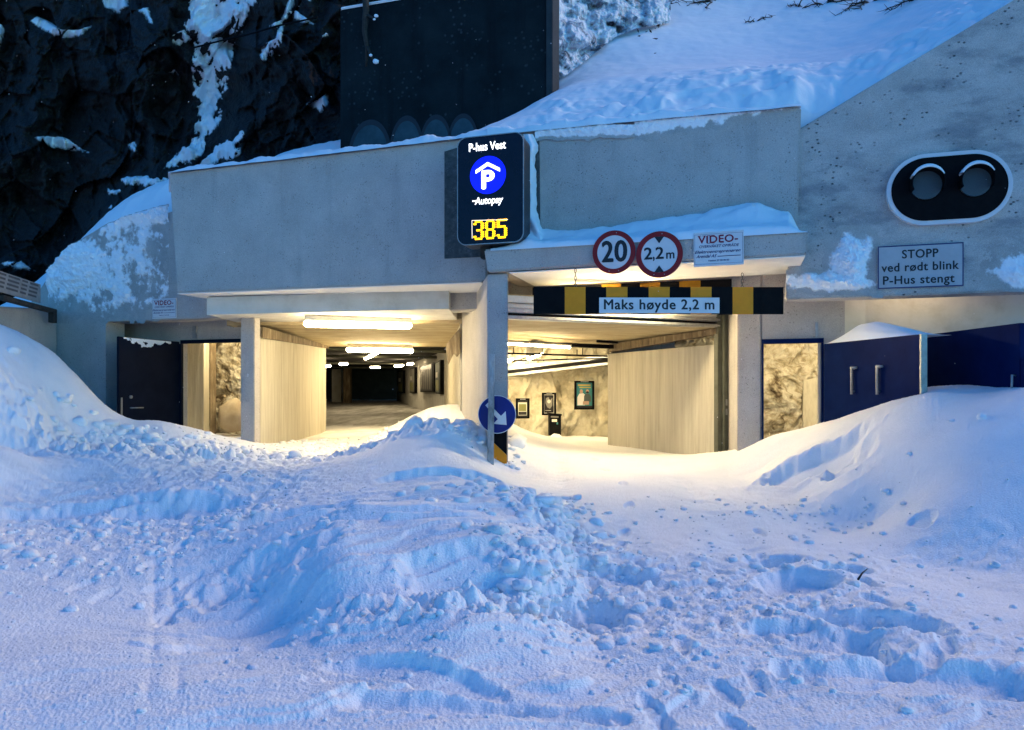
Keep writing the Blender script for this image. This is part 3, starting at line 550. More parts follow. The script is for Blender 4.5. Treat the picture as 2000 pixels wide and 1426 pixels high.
# 7 warning lamp panel
c = C0-.02; M = frame(1853, 366.5, c); w = (PL(1976,366,c)-PL(1730,366,c)).length; h = 140/F*YC(1853,c)
t = thing('warning_light', 'long oval black warning light panel with two unlit lamps and pale rim', 'traffic light', matrix=M)
ov = lambda k, z: round_rect(w*k if k > .99 else w-.1, h*k if k > .99 else h-.1, (h*k if k > .99 else h-.1)/2-.001, 14, z)
bm = bmesh.new(); add_prism(bm, ov(1,-.08), Vector((0,0,.075))); bm_done('rim', bm, mixed('pale_grey_rim', [(.58,.60,.62),(.66,.68,.70)], 6, bump=.1), t, False)
bm = bmesh.new(); add_prism(bm, ov(.5,-.004), Vector((0,0,.008))); bm_done('back_board', bm, M_black(), t, False)
for px, py in ((1808,363), (1903.5,357)):
    x, y = loc2(M, px, py, c); r = 29/F*YC(px, c)
    bm = bmesh.new(); add_prism(bm, disc_pts(r*.95, 28, x, y, .004), Vector((0,0,.03))); ln = bm_done('lamp', bm, mixed('dark_ribbed_lens', [(.035,.055,.065),(.060,.085,.095)], 30, stretch=(6,6,.3), bump=.3, rough=.3), t, False)
    bm = bmesh.new(); an = [math.radians(a_) for a_ in range(-25, 206, 10)]; VV = [[bm.verts.new(Vector((x+math.cos(a_)*rr, y+math.sin(a_)*rr, z))) for a_ in an] for rr, z in ((r,.0),(r,.17),(r*.95,.17),(r*.95,0))]
    for k in range(len(an)-1):
        for j in range(4): bm.faces.new((VV[j][k], VV[j][k+1], VV[(j+1)%4][k+1], VV[(j+1)%4][k]))
    vs = bm_done('visor', bm, M_black(), ln, False)
    bm = bmesh.new(); an = [math.radians(a_) for a_ in range(30, 151, 8)]
    VV = [[bm.verts.new(Vector((x+math.cos(a_)*(r+hh*(.3+.7*math.sin(a_)**2)), y+math.sin(a_)*(r+hh*(.3+.7*math.sin(a_)**2)), z))) for a_ in an] for hh, z in ((.004,.0),(.05,.02),(.05,.14),(.004,.172))]
    for k in range(len(an)-1):
        for j in range(4): bm.faces.new((VV[j][k], VV[j][k+1], VV[(j+1)%4][k+1], VV[(j+1)%4][k]))
    bm_done('snow_cap', bm, M_softsnow(), ln, False, True)
# 8 clearance bar hung from chains, and the striped board on the lintel
YB = 9.3; M = frame(1286, 587, None, YB, math.radians(-.4)); kk = YB/F
t = thing('height_bar', 'black and yellow clearance bar on chains reading Maks høyde 2,2 m', 'height bar', matrix=M)
edges = [1042,1103,1143.5,1184,1225.5,1267,1308,1349,1390,1431,1471.5,1531]
for i, (a_, b_) in enumerate(zip(edges, edges[1:])):
    x0, x1 = (a_-1286)*kk, (b_-1286)*kk; slab('stripe_panel', box_pts(x0+.0005, x1-.0005, -26.5*kk, 26.5*kk, -.03), Vector((0,0,.03)), M_yellow() if i % 2 else M_black(), t, 0, False)
sp = slab('text_plate', box_pts(-116*kk, 119*kk, -25*kk, 5.5*kk, .002), Vector((0,0,.012)), M_signw(), t, .002, False)
text('lettering', 'Maks høyde 2,2 m', 27.5*kk, 1*kk, -9*kk, .0145, M_ink(), sp, .0045, space=1.1, w=216*kk)
for px, y0, y1 in ((1124,525,561), (1451,533,563)):
    x = (px-1286)*kk; yb, yt = (587-y1)*kk, (587-y0)*kk; n = 5
    for k in range(n):
        yc = yb+(yt-yb)*(k+.5)/n; hh = (yt-yb)/n*.62; bm = bmesh.new(); pts = [Vector((x+(.014*math.cos(a_) if k % 2 == 0 else 0), yc+hh*math.sin(a_), -.015+(0 if k % 2 == 0 else .014*math.cos(a_)))) for a_ in [2*math.pi*j/10 for j in range(11)]]
        add_tube(bm, pts, .0045, 5); bm_done('chain_link', bm, M_guide(), t, False, True)
cB = C1-.19; t = thing('striped_board', 'black and yellow striped board fixed to the lintel behind the clearance bar', 'sign', PZ(1290, 2.8, cB))
ed2 = [1040,1175,1213,1250,1289,1327,1368,1429]
for i, (a_, b_) in enumerate(zip(ed2, ed2[1:])):
    slab('stripe_panel', [PZ(a_+.05,2.80,cB), PZ(b_-.05,2.80,cB), PZ(b_-.05,3.06,cB), PZ(a_+.05,3.06,cB)], IN*.03, mixed('darker_yellow_paint', [(.24,.11,.004),(.30,.15,.006)], 5, bump=.08) if i % 2 else M_black(), t, 0)  # yellow darkened to hold back the glow from the nearby tube light
slab('end_panel', [PZ(1403,2.55,cB), PZ(1429,2.55,cB), PZ(1429,2.798,cB), PZ(1403,2.798,cB)], IN*.03, M_black(), t, 0)
# 9 blue arrow sign on its pole, hazard plate
t = thing('arrow_sign', 'round blue keep-right arrow sign on a battered grey pole before the post', 'sign', XZ(957, .3, 9.78))
bm = bmesh.new(); add_prism(bm, [XZ(950.5,.2,9.79), XZ(964,.2,9.79), XZ(966,0,9.79)*1+UP*(1.45+74*9.79/F), XZ(955.5,0,9.79)+UP*(1.45+74*9.79/F)], Vector((0,.05,0))); bmesh.ops.bevel(bm, geom=list(bm.edges), offset=.006, segments=2, affect='EDGES'); bm_done('pole', bm, mixed('scuffed_zinc_post', [(.16,.16,.155),(.30,.30,.30),(.42,.42,.43)], 7, stretch=(1,1,.4), bump=.3, rough=.6, metal=.3, lo=.35, hi=.65), t)
Mi = frame(970.5, 809.5, None, 9.86, math.radians(6)); r = 37.5/F*9.86
tp = link('sign_plate', bpy.data.meshes.new('sign_plate'), None, t); bm = bmesh.new(); add_prism(bm, disc_pts(r, 48, 0, 0, -.008), Vector((0,0,.006))); bm.to_mesh(tp.data); bm.free(); tp.data.transform(Mi); tp.data.materials.append(M_signb())
rim = ring('sign_rim', r*1.0, r*.965, -.001, .001, M_signw(), None); rim.data.transform(Mi); rim.parent = tp
bm = bmesh.new(); ar = [(-.62,.48),(-.48,.62),(.22,-.08),(.47,.17),(.52,-.56),(-.20,-.50),(.05,-.25)]
add_prism(bm, [Vector((x_*r*.98, y_*r*.98, -.001)) for x_, y_ in ar], Vector((0,0,.002))); me_ = bpy.data.meshes.new('arrow'); bmesh.ops.recalc_face_normals(bm, faces=bm.faces); bm.to_mesh(me_); bm.free(); me_.transform(Mi); ao = link('arrow', me_, M_signw()); ao.parent = tp
t = thing('hazard_marker', 'black and yellow slanted hazard plate at the foot of the front post', 'sign', XZ(977, .3, 9.98))
pt_ = lambda px, py: P(px, py, 9.98)
slab('black_panel', [pt_(961.5,846), pt_(990,840), pt_(990,889), pt_(961.5,862)], Vector((0,.01,0)), M_black(), t, 0)
slab('yellow_panel', [pt_(961.5,862.4), pt_(990,889.4), pt_(990,960), pt_(961.5,960)], Vector((0,.01,0)), M_yellow(), t, 0)
# 10 sign at the far left edge with its bracket
lf = lambda s, z: Vector((lw0.x+lwd.x*s-.02, lw0.y+lwd.y*s, z))+Vector((.09,0,0))
s0, s1 = .55, 2.9; t = thing('text_board', 'weathered white sign with faded lines at the far left edge', 'sign', lf(s1, 2.7))
za, zb = 2.98, 2.80
slab('sign_plate', [lf(s0, 3.06), lf(s1, 3.06), lf(s1, 3.40), lf(s0, 3.40)], Vector((-.02,0,0)), mixed('faded_sign_face', [(.22,.22,.22),(.34,.34,.33)], 5), t, .002)
bm = bmesh.new()
for k, zz in enumerate((3.345, 3.275, 3.205, 3.135)):
    s = s0+.10+.03*k
    for wd in (.34, .22, .42, .28, .36, .3):
        if s+wd < s1-.05: add_prism(bm, [lf(s, zz), lf(s+wd, zz), lf(s+wd, zz+.035), lf(s, zz+.035)], Vector((.003,0,0)))
        s += wd+.09
bm_done('faded_print', bm, plain('faded_black_print', (.06,.06,.065), .7), t)
slab('bracket', [lf(.05, 2.92), lf(2.2, 2.92), lf(2.2, 3.0), lf(.05, 3.0)], Vector((.10,0,0)), M_bark(), t, .004)
slab('bracket', [lf(.05, 2.74), lf(.22, 2.74), lf(.22, 2.918), lf(.05, 2.918)], Vector((.10,0,0)), M_bark(), t, .004)

# ================================================================== POSTERS AND THE PAY TERMINAL
YR = 18.3
def poster(px0, px1, py0, py1, label, draw, Y=YR, yaw=math.radians(-12)):
    cx, cy = (px0+px1)/2, (py0+py1)/2; M = frame(cx, cy, None, Y, yaw); k = Y/F; w, h = (px1-px0)*k/math.cos(yaw), (py1-py0)*k
    t = thing('poster_frame', label, 'poster', matrix=M, group='framed posters in the garage')
    bm = bmesh.new(); b_ = .045
    for q in (box_pts(-w/2,w/2,h/2-b_,h/2), box_pts(-w/2,w/2,-h/2,-h/2+b_), box_pts(-w/2,-w/2+b_,-h/2+b_,h/2-b_), box_pts(w/2-b_,w/2,-h/2+b_,h/2-b_)): add_prism(bm, q, Vector((0,0,.05)))
    bm_done('frame', bm, M_black(), t, False)
    slab('name_strip', box_pts(-w*.2, w*.2, h/2-b_*.7, h/2-b_*.3, .051), Vector((0,0,.003)), M_galv(), t, 0, False)
    draw(t, w-2*b_, h-2*b_); return t
def pr(t, name, pts, z, mat):
    bm = bmesh.new(); add_prism(bm, [Vector((a,b,z)) for a,b in pts], Vector((0,0,.002))); return bm_done(name, bm, mat, t, False)
def rc(x0,x1,y0,y1): return [(x0,y0),(x1,y0),(x1,y1),(x0,y1)]
INKY = plain('poster_black', (.012,.010,.010), .5); PAPER = plain('poster_paper', (.62,.60,.52), .5); TEAL = plain('poster_teal', (.03,.20,.22), .5); OLIVE = plain('poster_olive', (.20,.20,.06), .5)
SKIN = plain('poster_skin_tone', (.42,.27,.19), .6); SHIRT = plain('poster_white_shirt', (.66,.64,.60), .6); GREEN = plain('poster_dark_shirt', (.07,.09,.08), .6); GOLD = plain('poster_gold_lines', (.45,.33,.06), .6); PGREY = plain('poster_grey', (.22,.21,.18), .6)
def d1(t, w, h):
    s = pr(t, 'print', rc(-w/2,w/2,-h/2,h/2), .01, INKY); pr(s, 'print_field', rc(-w*.44,w*.44,-h*.42,h*.36), .013, PAPER); pr(s, 'print_field', rc(-w*.36,w*.36,-h*.16,h*.26), .016, OLIVE); pr(s, 'print_field', rc(-w*.40,w*.40,-h*.39,-h*.2), .016, INKY)
def d2(t, w, h):
    s = pr(t, 'print', rc(-w/2,w/2,-h/2,h/2), .01, PAPER); pr(s, 'print_field', rc(-w*.44,w*.44,-h*.46,h*.46), .013, INKY)
    pr(s, 'print_field', [(-w*.3,h*.3),(-w*.05,h*.36),(w*.1,h*.2),(w*.34,h*.32),(w*.3,-h*.1),(w*.1,-h*.26),(-w*.15,-h*.18),(-w*.34,h*.05)], .016, PGREY); pr(s, 'print_field', disc_xy(0,h*.13,w*.17), .019, PAPER); pr(s, 'print_field', rc(-w*.34,w*.2,-h*.36,-h*.335), .016, PAPER)
def disc_xy(cx, cy, r, ry=None, n=20): return [(cx+r*math.cos(2*math.pi*k/n), cy+(ry or r)*math.sin(2*math.pi*k/n)) for k in range(n)]
def d3(t, w, h):
    s = pr(t, 'print', rc(-w/2,w/2,-h/2,h/2), .01, TEAL)
    pr(s, 'print_field', rc(-w*.38,w*.4,h*.37,h*.43), .013, GOLD); pr(s, 'print_field', rc(-w*.3,w*.42,h*.29,h*.33), .013, GOLD)
    pr(s, 'print_field', [(-w*.42,-h*.4),(w*.05,-h*.4),(w*.05,h*.02),(-w*.05,h*.08),(-w*.3,h*.06),(-w*.42,-h*.08)], .014, SHIRT); pr(s, 'print_field', [(-w*.02,-h*.26),(w*.42,-h*.26),(w*.42,-h*.06),(w*.32,h*.05),(w*.1,h*.06),(w*.0,-h*.02)], .017, GREEN)
    pr(s, 'print_field', rc(-w*.08,w*.3,-h*.38,-h*.24), .02, SKIN)
    for cx in (-.18, .2): pr(s, 'print_field', disc_xy(cx*w, h*.15, w*.10, h*.085), .02, SKIN)
    pr(s, 'print_field', disc_xy(.2*w, h*.115, w*.085, h*.045), .023, INKY); pr(s, 'print_field', rc(-w/2,w/2,-h/2,-h*.42), .014, INKY)
poster(1007,1033.5,778,817.5,'small framed poster with olive picture, nearest the front post', d1)
poster(1058,1085.5,767,811,'framed black poster with grey figure above the pay terminal', d2)
poster(1121,1160,744,800,'large framed teal poster showing two people in light and dark shirts', d3)
t = thing('pay_terminal', 'black upright pay terminal under the middle poster', 'terminal', P(1084, 852, 18.0)); k = 18/F
slab('cabinet', [P(1073,851,18.05), P(1096,851,18.0), P(1096,811,18.0), P(1073,808,18.05)], Vector((-.02,.2,0)), M_black(), t, .008)
slab('hood', [P(1071,810,17.98), P(1097.5,812,17.93), P(1097.5,809,17.93), P(1071,806.5,17.98)], Vector((-.02,.24,0)), M_black(), t, .004)
slab('screen', [P(1078,824,18.02), P(1088,824,18.0), P(1088,819,18.0), P(1078,819,18.02)], Vector((0,.02,0)), PAPER, t, 0); slab('label_plate', [P(1076,815.5,18.02), P(1091,816,18.0), P(1091,813,18.0), P(1076,812.5,18.02)], Vector((0,.02,0)), PGREY, t, 0); slab('sticker', [P(1087,829,18.01), P(1090,829,18.0), P(1090,825,18.0), P(1087,825,18.01)], Vector((0,.02,0)), TEAL, t, 0)
slab('snow_skirt', [P(1072,855,17.9), P(1099,855,17.9), P(1094,849,17.9), P(1082,847,17.9)], Vector((0,.1,0)), M_softsnow(), t, .01)
# posters on the curved wall (flat panels in shallow frames)
for (px0, Y0, px1, Y1, t0, t1, b0, b1, lb, mt) in ((781,44.2,792,40.6,724,723,768,768,'narrow dark poster at the far end of the curved wall',GREEN), (804.5,37,815,34.2,720,717,767,768,'narrow brown poster second from the far end of the curved wall',PGREY), (826,31.7,853,27.05,715,708,766,766,'wide dark poster with pale stripes on the curved wall',INKY), (857,26.0,867,24.2,708,703,769,770,'tall dark poster nearest the passage on the curved wall',GREEN)):
    off = Vector((-.10,-.12,0)); t = thing('poster_frame', lb, 'poster', P(px0, b0, Y0)+off, 'framed posters in the garage')
    A, B, C_, D = P(px0,b0,Y0)+off, P(px1,b1,Y1)+off, P(px1,t1,Y1)+off, P(px0,t0,Y0)+off; A.x, D.x = (A.x+D.x)/2, (A.x+D.x)/2
    slab('frame', [A, B, C_, D], Vector((.12,.06,0)), M_black(), t, 0)
    def ip(u_, v_): return (A*(1-u_)+B*u_)*(1-v_)+(D*(1-u_)+C_*u_)*v_+Vector((-.02,-.02,0))
    def pq(nm, u0, u1, v0, v1, m, o=0): slab(nm, [ip(u0,v0)+Vector((-o,-o,0)), ip(u1,v0)+Vector((-o,-o,0)), ip(u1,v1)+Vector((-o,-o,0)), ip(u0,v1)+Vector((-o,-o,0))], Vector((.01,.01,0)), m, t, 0)
    pq('print', .08, .92, .05, .95, mt)
    if mt is INKY:
        for u_ in (.12,.28,.44,.6,.76): pq('print_field', u_, u_+.07, .1, .8, PGREY, .012)
    else: pq('print_field', .2, .8, .1, .42, OLIVE, .012); pq('print_field', .25, .6, .5, .66, PAPER, .012)

# ================================================================== SNOW ON THE GROUND
pts = []
def gz(px, py, z): Y = (H-z)*F/(py-HZ); pts.append(((px-1000)/F*Y, Y, z))
def gy(px, py, Y): pts.append(((px-1000)/F*Y, Y, H-(py-HZ)/F*Y))
def gw(x, y, z): pts.append((x, y, z))
for a in ((0,1426,0),(500,1426,0),(1000,1426,0),(1500,1426,0),(2000,1426,.02),(0,1250,.0),(300,1250,-.02),(600,1320,.01),(1000,1320,.02),(1300,1250,.03),(1600,1250,.06),(2000,1250,.08),
          (0,1120,.05),(300,1120,.02),(440,1122,.02),(520,1150,.02),(600,1187,.01),(760,1222,.0),(900,1218,.0),(1070,1190,.01),(1180,1140,.05),
          (470,1068,.16),(540,1105,.17),(620,1138,.17),(760,1168,.17),(900,1165,.18),(1040,1135,.18),(1120,1085,.17),
          (460,1005,.28),(600,1040,.34),(750,1070,.31),(900,1075,.33),(1030,1045,.34),(600,985,.37),(750,1000,.39),(900,1000,.40),(500,950,.36),(620,935,.43),(750,945,.45),(900,945,.47),(1000,965,.43),(1060,988,.37),(1110,1020,.21),(1130,1050,.15),(560,918,.46),
          (1150,900,.42),(1300,900,.42),(1075,950,.30),(1130,995,.21),(1150,870,.45),(1250,950,.32),(1250,1000,.2),(1250,1080,.1),(1200,1150,.06),(1500,1000,.22),(1600,1080,.12),(1800,1150,.08),
          (1480,920,.42),(1560,965,.30),(1700,1020,.17),(1850,1100,.08),(2000,1150,.06),(340,1100,.06)): gz(*a)
for a in ((700,888,10.35),(790,850,10.4),(835,836,10.4),(880,832,10.2),(908,848,10.1),(900,900,9.0),(955,908,9.7),(976,922,9.75),(995,925,9.75),(965,925,9.5),(985,930,9.4),(1100,856,16.0),(1390,884,11.5),(1440,888,10.4),(1500,856,10.2),(1580,838,10.0),(1650,819,9.45),(1720,796,8.85),(1800,778,8.25),(1900,769,8.1),(2000,764,7.65),(2300,750,7.4),
          (1550,890,9.1),(1640,870,8.8),(1700,880,8.2),(1850,870,7.3),(2000,870,6.8),(1650,950,7.8),(1800,980,6.8),(1900,1000,6.3),(2000,1040,6.0),
          (0,648,11.5),(100,686,12.2),(150,732,12.6),(203,808,13.0),(-200,640,10),(60,800,10.5),(0,800,10),(0,870,9),(120,850,10.8),(250,832,12.0),(300,822,12.2),(360,836,12.2),(430,872,11.9),(480,892,11.5),
          (200,888,9.9),(280,898,9.8),(350,905,9.8),(420,920,9.5),(100,930,8.9),(250,962,8.3),(380,985,7.9),(0,965,8.2),(0,1040,6.9),(150,1012,7.5),(280,1012,7.5),(400,1000,7.8),(0,905,9.3),(100,893,9.6),(460,930,8.8),(420,980,8.0),(380,1040,6.7),
          (600,892,12.0),(700,890,12.5),(900,806,13.5),(880,790,14.3),(845,800,15.2),(560,872,13.4),(620,862,14.5),(440,868,14.3),(410,845,15.5),(370,838,15.2)): gy(*a)
for a in ((-4.2,15.5,.42),(-3,14.3,.44),(-3,16.5,.40),(-2,16.5,.42),(-6.2,16.5,.62),(1,14,.40),(2,12.5,.40),(2.5,16.5,.35),(.5,16.5,.38),(4.4,11.6,.55),(4.4,14,.4),(5.4,10.4,1.35),(6.2,9.4,1.5),
          (-12,9,2.3),(-8,5,.7),(-6,3,.15),(-12,13,3.0),(8,6,1.1),(7,3,.3),(9,9,1.7),(0,1.8,0),(4,1.6,0),(-4,1.6,0),(14,6,1.5),(-14,4,.8),(-9.6,13.5,2.2),(2.2,9.8,.42)): gw(*a)
sa = np.concatenate([np.linspace(-1.7,-.91,50), np.linspace(-.906,.906,1120), np.linspace(.91,1.7,50)])
ya = np.exp(np.linspace(math.log(1.5), math.log(16.6), 700))
SS, YY = np.meshgrid(sa, ya); XX = SS*YY
zlow = rbf(pts, SS[::6, ::6]*YY[::6, ::6], YY[::6, ::6], .004)
def upsample(z, rows, cols):        # bilinear over grid indices
    ri = np.minimum(np.arange(rows)/6, z.shape[0]-1.001); ci = np.minimum(np.arange(cols)/6, z.shape[1]-1.001)
    r0, c0 = ri.astype(int), ci.astype(int); fr_, fc_ = (ri-r0)[:, None], (ci-c0)[None]
    return (z[r0][:, c0]*(1-fc_)+z[r0][:, c0+1]*fc_)*(1-fr_)+(z[r0+1][:, c0]*(1-fc_)+z[r0+1][:, c0+1]*fc_)*fr_
ZZ = upsample(zlow, *XX.shape); ZZ = np.clip(ZZ, -.35, 3.2); ZB = ZZ.copy()
def pz(px, py, z=.15): Y = (H-z)*F/(py-HZ); return (px-1000)/F*Y, Y
def bump(px, py, rx, ry, z=.15):      # soft spot on the ground given by its place, radii in metres
    x, y = pz(px, py, z); return np.exp(-(((XX-x)/rx)**2+((YY-y)/ry)**2))
crumb = np.clip(bump(330,1010,1.5,1.5)+bump(460,930,.9,1.2,.4)+bump(200,880,1.8,.8,.6)+bump(880,845,.9,.5,.8)+.8*bump(1180,1080,.5,1.2)+.8*bump(1350,1160,.9,1.0,.05)+.7*bump(1550,1150,.8,.8)+.7*bump(1110,1150,.5,.5,.12)+.6*bump(1420,990,.8,.7)+.8*bump(1640,985,1.0,.5,.25)+.8*bump(1880,1090,.9,.5,.1)+bump(640,880,1.0,.7,.4)+bump(900,800,.8,1.2,.9)+.10, 0, 1)
bank = np.clip(1.3*bump(1760,870,1.9,1.5,.8)+1.2*bump(1950,900,1.8,1.6,.8), 0, 1)
drift = np.clip(.45*bump(750,985,1.3,1.6,.45)+.9*bump(560,1100,.9,.6,.15)+.9*bump(800,1180,1.5,.35,.15)+.5*bump(100,760,1.6,1.6,1.4)+bump(180,960,1.4,.9,.35)+.7*bump(850,1350,1.8,.5,0)+.6*bump(1750,1320,1.2,.7,0), 0, 1)
lane = np.clip(bump(1200,900,1.6,1.6,.42)+bump(1250,870,1.6,2.2,.42)+.8*bump(1250,960,1.0,1.4,.3), 0, 1)
crumb *= (1-.8*lane)*(1-.8*bank); drift *= (1-.6*crumb)*(1-.9*bank)
wx, wy = XX+.25*perlin(XX*.9, YY*.9, 3.3), YY+.25*perlin(XX*.9, YY*.9, 8.1)
ZZ += .022*fbm(wx*.9, wy*.9, 1.0, 3)*(1-.6*lane)+.020*bank*fbm(wx*.6, wy*.6, 4.0, 2)
# wind-cut drift edges: terraces whose lips face the viewer and the left
ca, sn = math.cos(math.radians(22)), math.sin(math.radians(22)); ua, va = wx*ca+wy*sn, -wx*sn+wy*ca
t1 = fbm(ua*.6, va*1.5, 5.0, 4); ZZ += drift*(.055*sm(.0, .10, t1)+.04*sm(.28, .36, t1)-.03)
t2 = fbm(ua*1.0+4, va*3.4, 9.0, 3); ZZ += drift*(.018*sm(-.05, .12, t2)+.008*ridged(ua*1.2, va*5.5, 2.0, 3)-.006)
mnd = np.clip(1.2*bump(760,1000,1.3,1.5,.45), 0, 1); t3 = fbm(ua*.45+.3*perlin(ua*2,va*2,4), va*2.4, 15.0, 3)
ZZ += mnd*(.032*sm(.02,.07,t3)+.022*sm(-.30,-.24,t3)-.02)*(1+.5*perlin(ua*3,va*3,6))
ZZ += (.35+.65*drift+.4*mnd)*.006*ridged(ua*1.7, va*11, 7.0, 3)*(1-crumb*.6)*(1-bank)
# trodden and ploughed crumbs
lump = fbm(XX*3.6, YY*3.6, 11.0, 3); ZZ += crumb*(.055*np.abs(lump)-.02)
l2_ = perlin(XX*8.5, YY*8.5, 2.5); ZZ += crumb*(.030*np.maximum(0, l2_-.05)-.018*np.maximum(0, -l2_-.1))
ZZ += (.2+.8*crumb)*.009*fbm(XX*21, YY*21, 6.0, 3)*(1-.6*bank)
l3_ = perlin(XX*15, YY*15, 4.5)*.6+.4*perlin(XX*31, YY*31, 1.5); ZZ += (.15+.85*crumb)*(1-.7*bank)*.030*np.maximum(0, l3_-.25)
ZZ += (.0042+.005*crumb)*fbm(XX*55, YY*55, 3.0, 2, .7)
pile = np.clip(bump(260,840,1.7,.7,.9)+bump(830,842,.55,.42,.9)+bump(470,885,.9,.5,.5)+bump(880,795,.5,.9,1.1)+bump(700,880,.8,.4,.6)+.5*bump(100,900,1.2,.6,.5), 0, 1)
edge = np.clip(bump(1015,950,.22,.30,.45)+bump(1060,985,.26,.45,.4)+bump(1110,1040,.28,.5,.2)+bump(1090,1110,.30,.4,.18)+bump(1000,1165,.40,.22,.17)+bump(860,1190,.45,.16,.15)+.7*bump(700,1175,.45,.16,.15)+.7*bump(520,1100,.35,.3,.15)+.6*bump(480,1000,.3,.5,.3), 0, 1)
ZZ += edge*(.15*np.abs(fbm(XX*3.4, YY*3.4, 41.0, 4, .6))-.03+.06*np.maximum(0, perlin(XX*7, YY*7, 43.0)))
pl_ = fbm(XX*2.6, YY*2.6, 21.0, 4, .6); ZZ += pile*(.20*np.abs(pl_)-.03+.10*np.maximum(0, perlin(XX*5.2, YY*5.2, 31.0))+.05*np.maximum(0, perlin(XX*10, YY*10, 13.0)))
rut = lambda x0, k, w_, d_, y0, y1: -d_*np.exp(-((XX-x0-k*YY)/w_)**2)*sm(y0,y0+.5,YY)*(1-sm(y1-.8,y1,YY))
for q in (-.75, .75): ZZ += rut(1.1+q, .03, .15, .035, 3.6, 12)*(1+.5*perlin(XX*2,YY*9,3))
# scoops and hollows cut by the shovel and by feet
def scoop(px, py, rx, ry, dep, ang=0, z=.15, sharp=.25, rim=.2):
    global ZZ
    x, y = pz(px, py, z); a = math.radians(ang); dx, dy = XX-x, YY-y
    u_, v_ = (dx*math.cos(a)+dy*math.sin(a))/rx, (-dx*math.sin(a)+dy*math.cos(a))/ry
    d = np.sqrt(u_*u_+v_*v_)*(1+.30*perlin(XX*3.5, YY*3.5, px*.1)+.16*perlin(XX*11, YY*11, px*.1)); m = 1-sm(1-sharp, 1+sharp, d)
    ZZ = ZZ-dep*m+dep*rim*np.exp(-((d-1.3)/.22)**2)*(.5+.8*np.abs(perlin(XX*6,YY*6,py*.1)))
scoop(900,1095,.36,.28,.07,10,.30); scoop(1000,1135,.26,.2,.06,0,.2); scoop(1180,1120,.34,.28,.10,0,.08); scoop(560,1075,.30,.16,.07,20,.2)
scoop(1130,1190,.30,.20,.09,20,.05); scoop(1590,930,.55,.25,.16,-10,.45); scoop(1660,930,.25,.2,.10,0,.5); scoop(1560,1130,.34,.24,.10,35,.1); scoop(1700,1220,.36,.17,.09,-35,.04); scoop(1600,1250,.34,.2,.08,-20,.04); scoop(1760,1340,.6,.2,.08,-10,.0)
scoop(1510,1080,.2,.16,.08,0,.15); scoop(1800,1030,.10,.12,.04,0,.25); scoop(1640,1110,.18,.12,.07,0,.1)
scoop(180,960,.9,.3,.10,10,.4); scoop(330,960,.6,.3,.12,15,.4); scoop(520,1110,.45,.28,.10,10,.12); scoop(560,1010,.5,.2,.07,20,.3); scoop(820,1330,.5,.12,.05,-25,0); scoop(950,1390,.6,.1,.05,-8,0); scoop(830,930,.5,.2,.08,20,.5); scoop(930,930,.25,.2,.10,10,.5)
scoop(450,1250,.3,.12,.04,20,0)
# boot prints
def prints(path, n, jit, dep=.032):
    global ZZ
    for i in range(n):
        f = i/max(1, n-1)*(len(path)-1.001); k = int(f); g = f-k
        px = path[k][0]*(1-g)+path[k+1][0]*g+rng.normal()*jit; py = path[k][1]*(1-g)+path[k+1][1]*g+rng.normal()*jit*.3
        scoop(px, max(py, 880), .045, .125, dep, rng.normal()*18, .12, .35, .12)
prints([(1330,1420),(1290,1330),(1330,1200),(1260,1090),(1230,1000),(1200,930)], 16, 25)
prints([(1470,1330),(1500,1240),(1420,1120),(1500,1040)], 12, 50); prints([(330,1150),(380,1050),(430,980),(480,930)], 26, 32); prints([(120,1150),(220,1060),(330,1000)], 10, 60, .022)
prints([(1650,1130),(1750,1210),(1850,1260)], 8, 45, .03)
# two ski-like wheel tracks on the left
for q in (-.07, .07):
    xa = -.47*YY+q; ZZ -= .014*(.6+.9*perlin(XX*3,YY*3,2))*np.exp(-((XX-xa-.02*perlin(YY*1.5,2.2))/.03)**2)*sm(3.2,3.6,YY)*(1-sm(6.4,7.2,YY))
ZZ -= .5*sm(15.4, 16.2, YY)*(XX < -1.0)
ground = grid_mesh('snow_ground', XX, YY, ZZ, M_snow()); tag(ground, 'trampled and wind-cut snow covering the forecourt', kind='structure')
def ground_z(x, y):
    if y < 1.5 or y > 16: return 0
    j = int(np.clip(np.searchsorted(ya, y), 0, len(ya)-1)); i = int(np.clip(np.searchsorted(sa, x/y), 0, len(sa)-1)); return float(ZZ[j, i])
me = bpy.data.meshes.new('far_ground'); me.from_pydata([(-90,-90,-.6),(90,-90,-.6),(90,9.3,-.6),(-90,9.3,-.6)], [], [(0,1,2,3)]); tag(link('ground', me, M_softsnow()), 'snow-covered ground around the forecourt', kind='structure')
# loose clods of snow
protos = []
for k in range(10):
    bm = bmesh.new(); bmesh.ops.create_icosphere(bm, subdivisions=2, radius=1); v = np.array([x.co[:] for x in bm.verts])
    d = 1+.55*fbm(v[:,0]*1.5+k*5, v[:,1]*1.5, v[:,2]*1.5+k, 4, .6)
    v = v*d[:, None]*np.array([1.0, .85, .62]); v = np.sign(v)*np.abs(v)**.85
    protos.append((v, np.array([[x.index for x in f.verts] for f in bm.faces]))); bm.free()
cv, cf, off = [], [], 0
def clod(x, y, r):
    global off
    v, f = protos[rng.integers(10)]; a = rng.uniform(0, 6.28); c_, s_ = math.cos(a), math.sin(a); sc = rng.uniform(.75, 1.25, 3)*r
    q = v*sc; q = np.stack([q[:,0]*c_-q[:,1]*s_, q[:,0]*s_+q[:,1]*c_, q[:,2]], 1)+np.array([x, y, ground_z(x, y)-r*.05]); cv.append(q); cf.append(f+off); off += len(v)
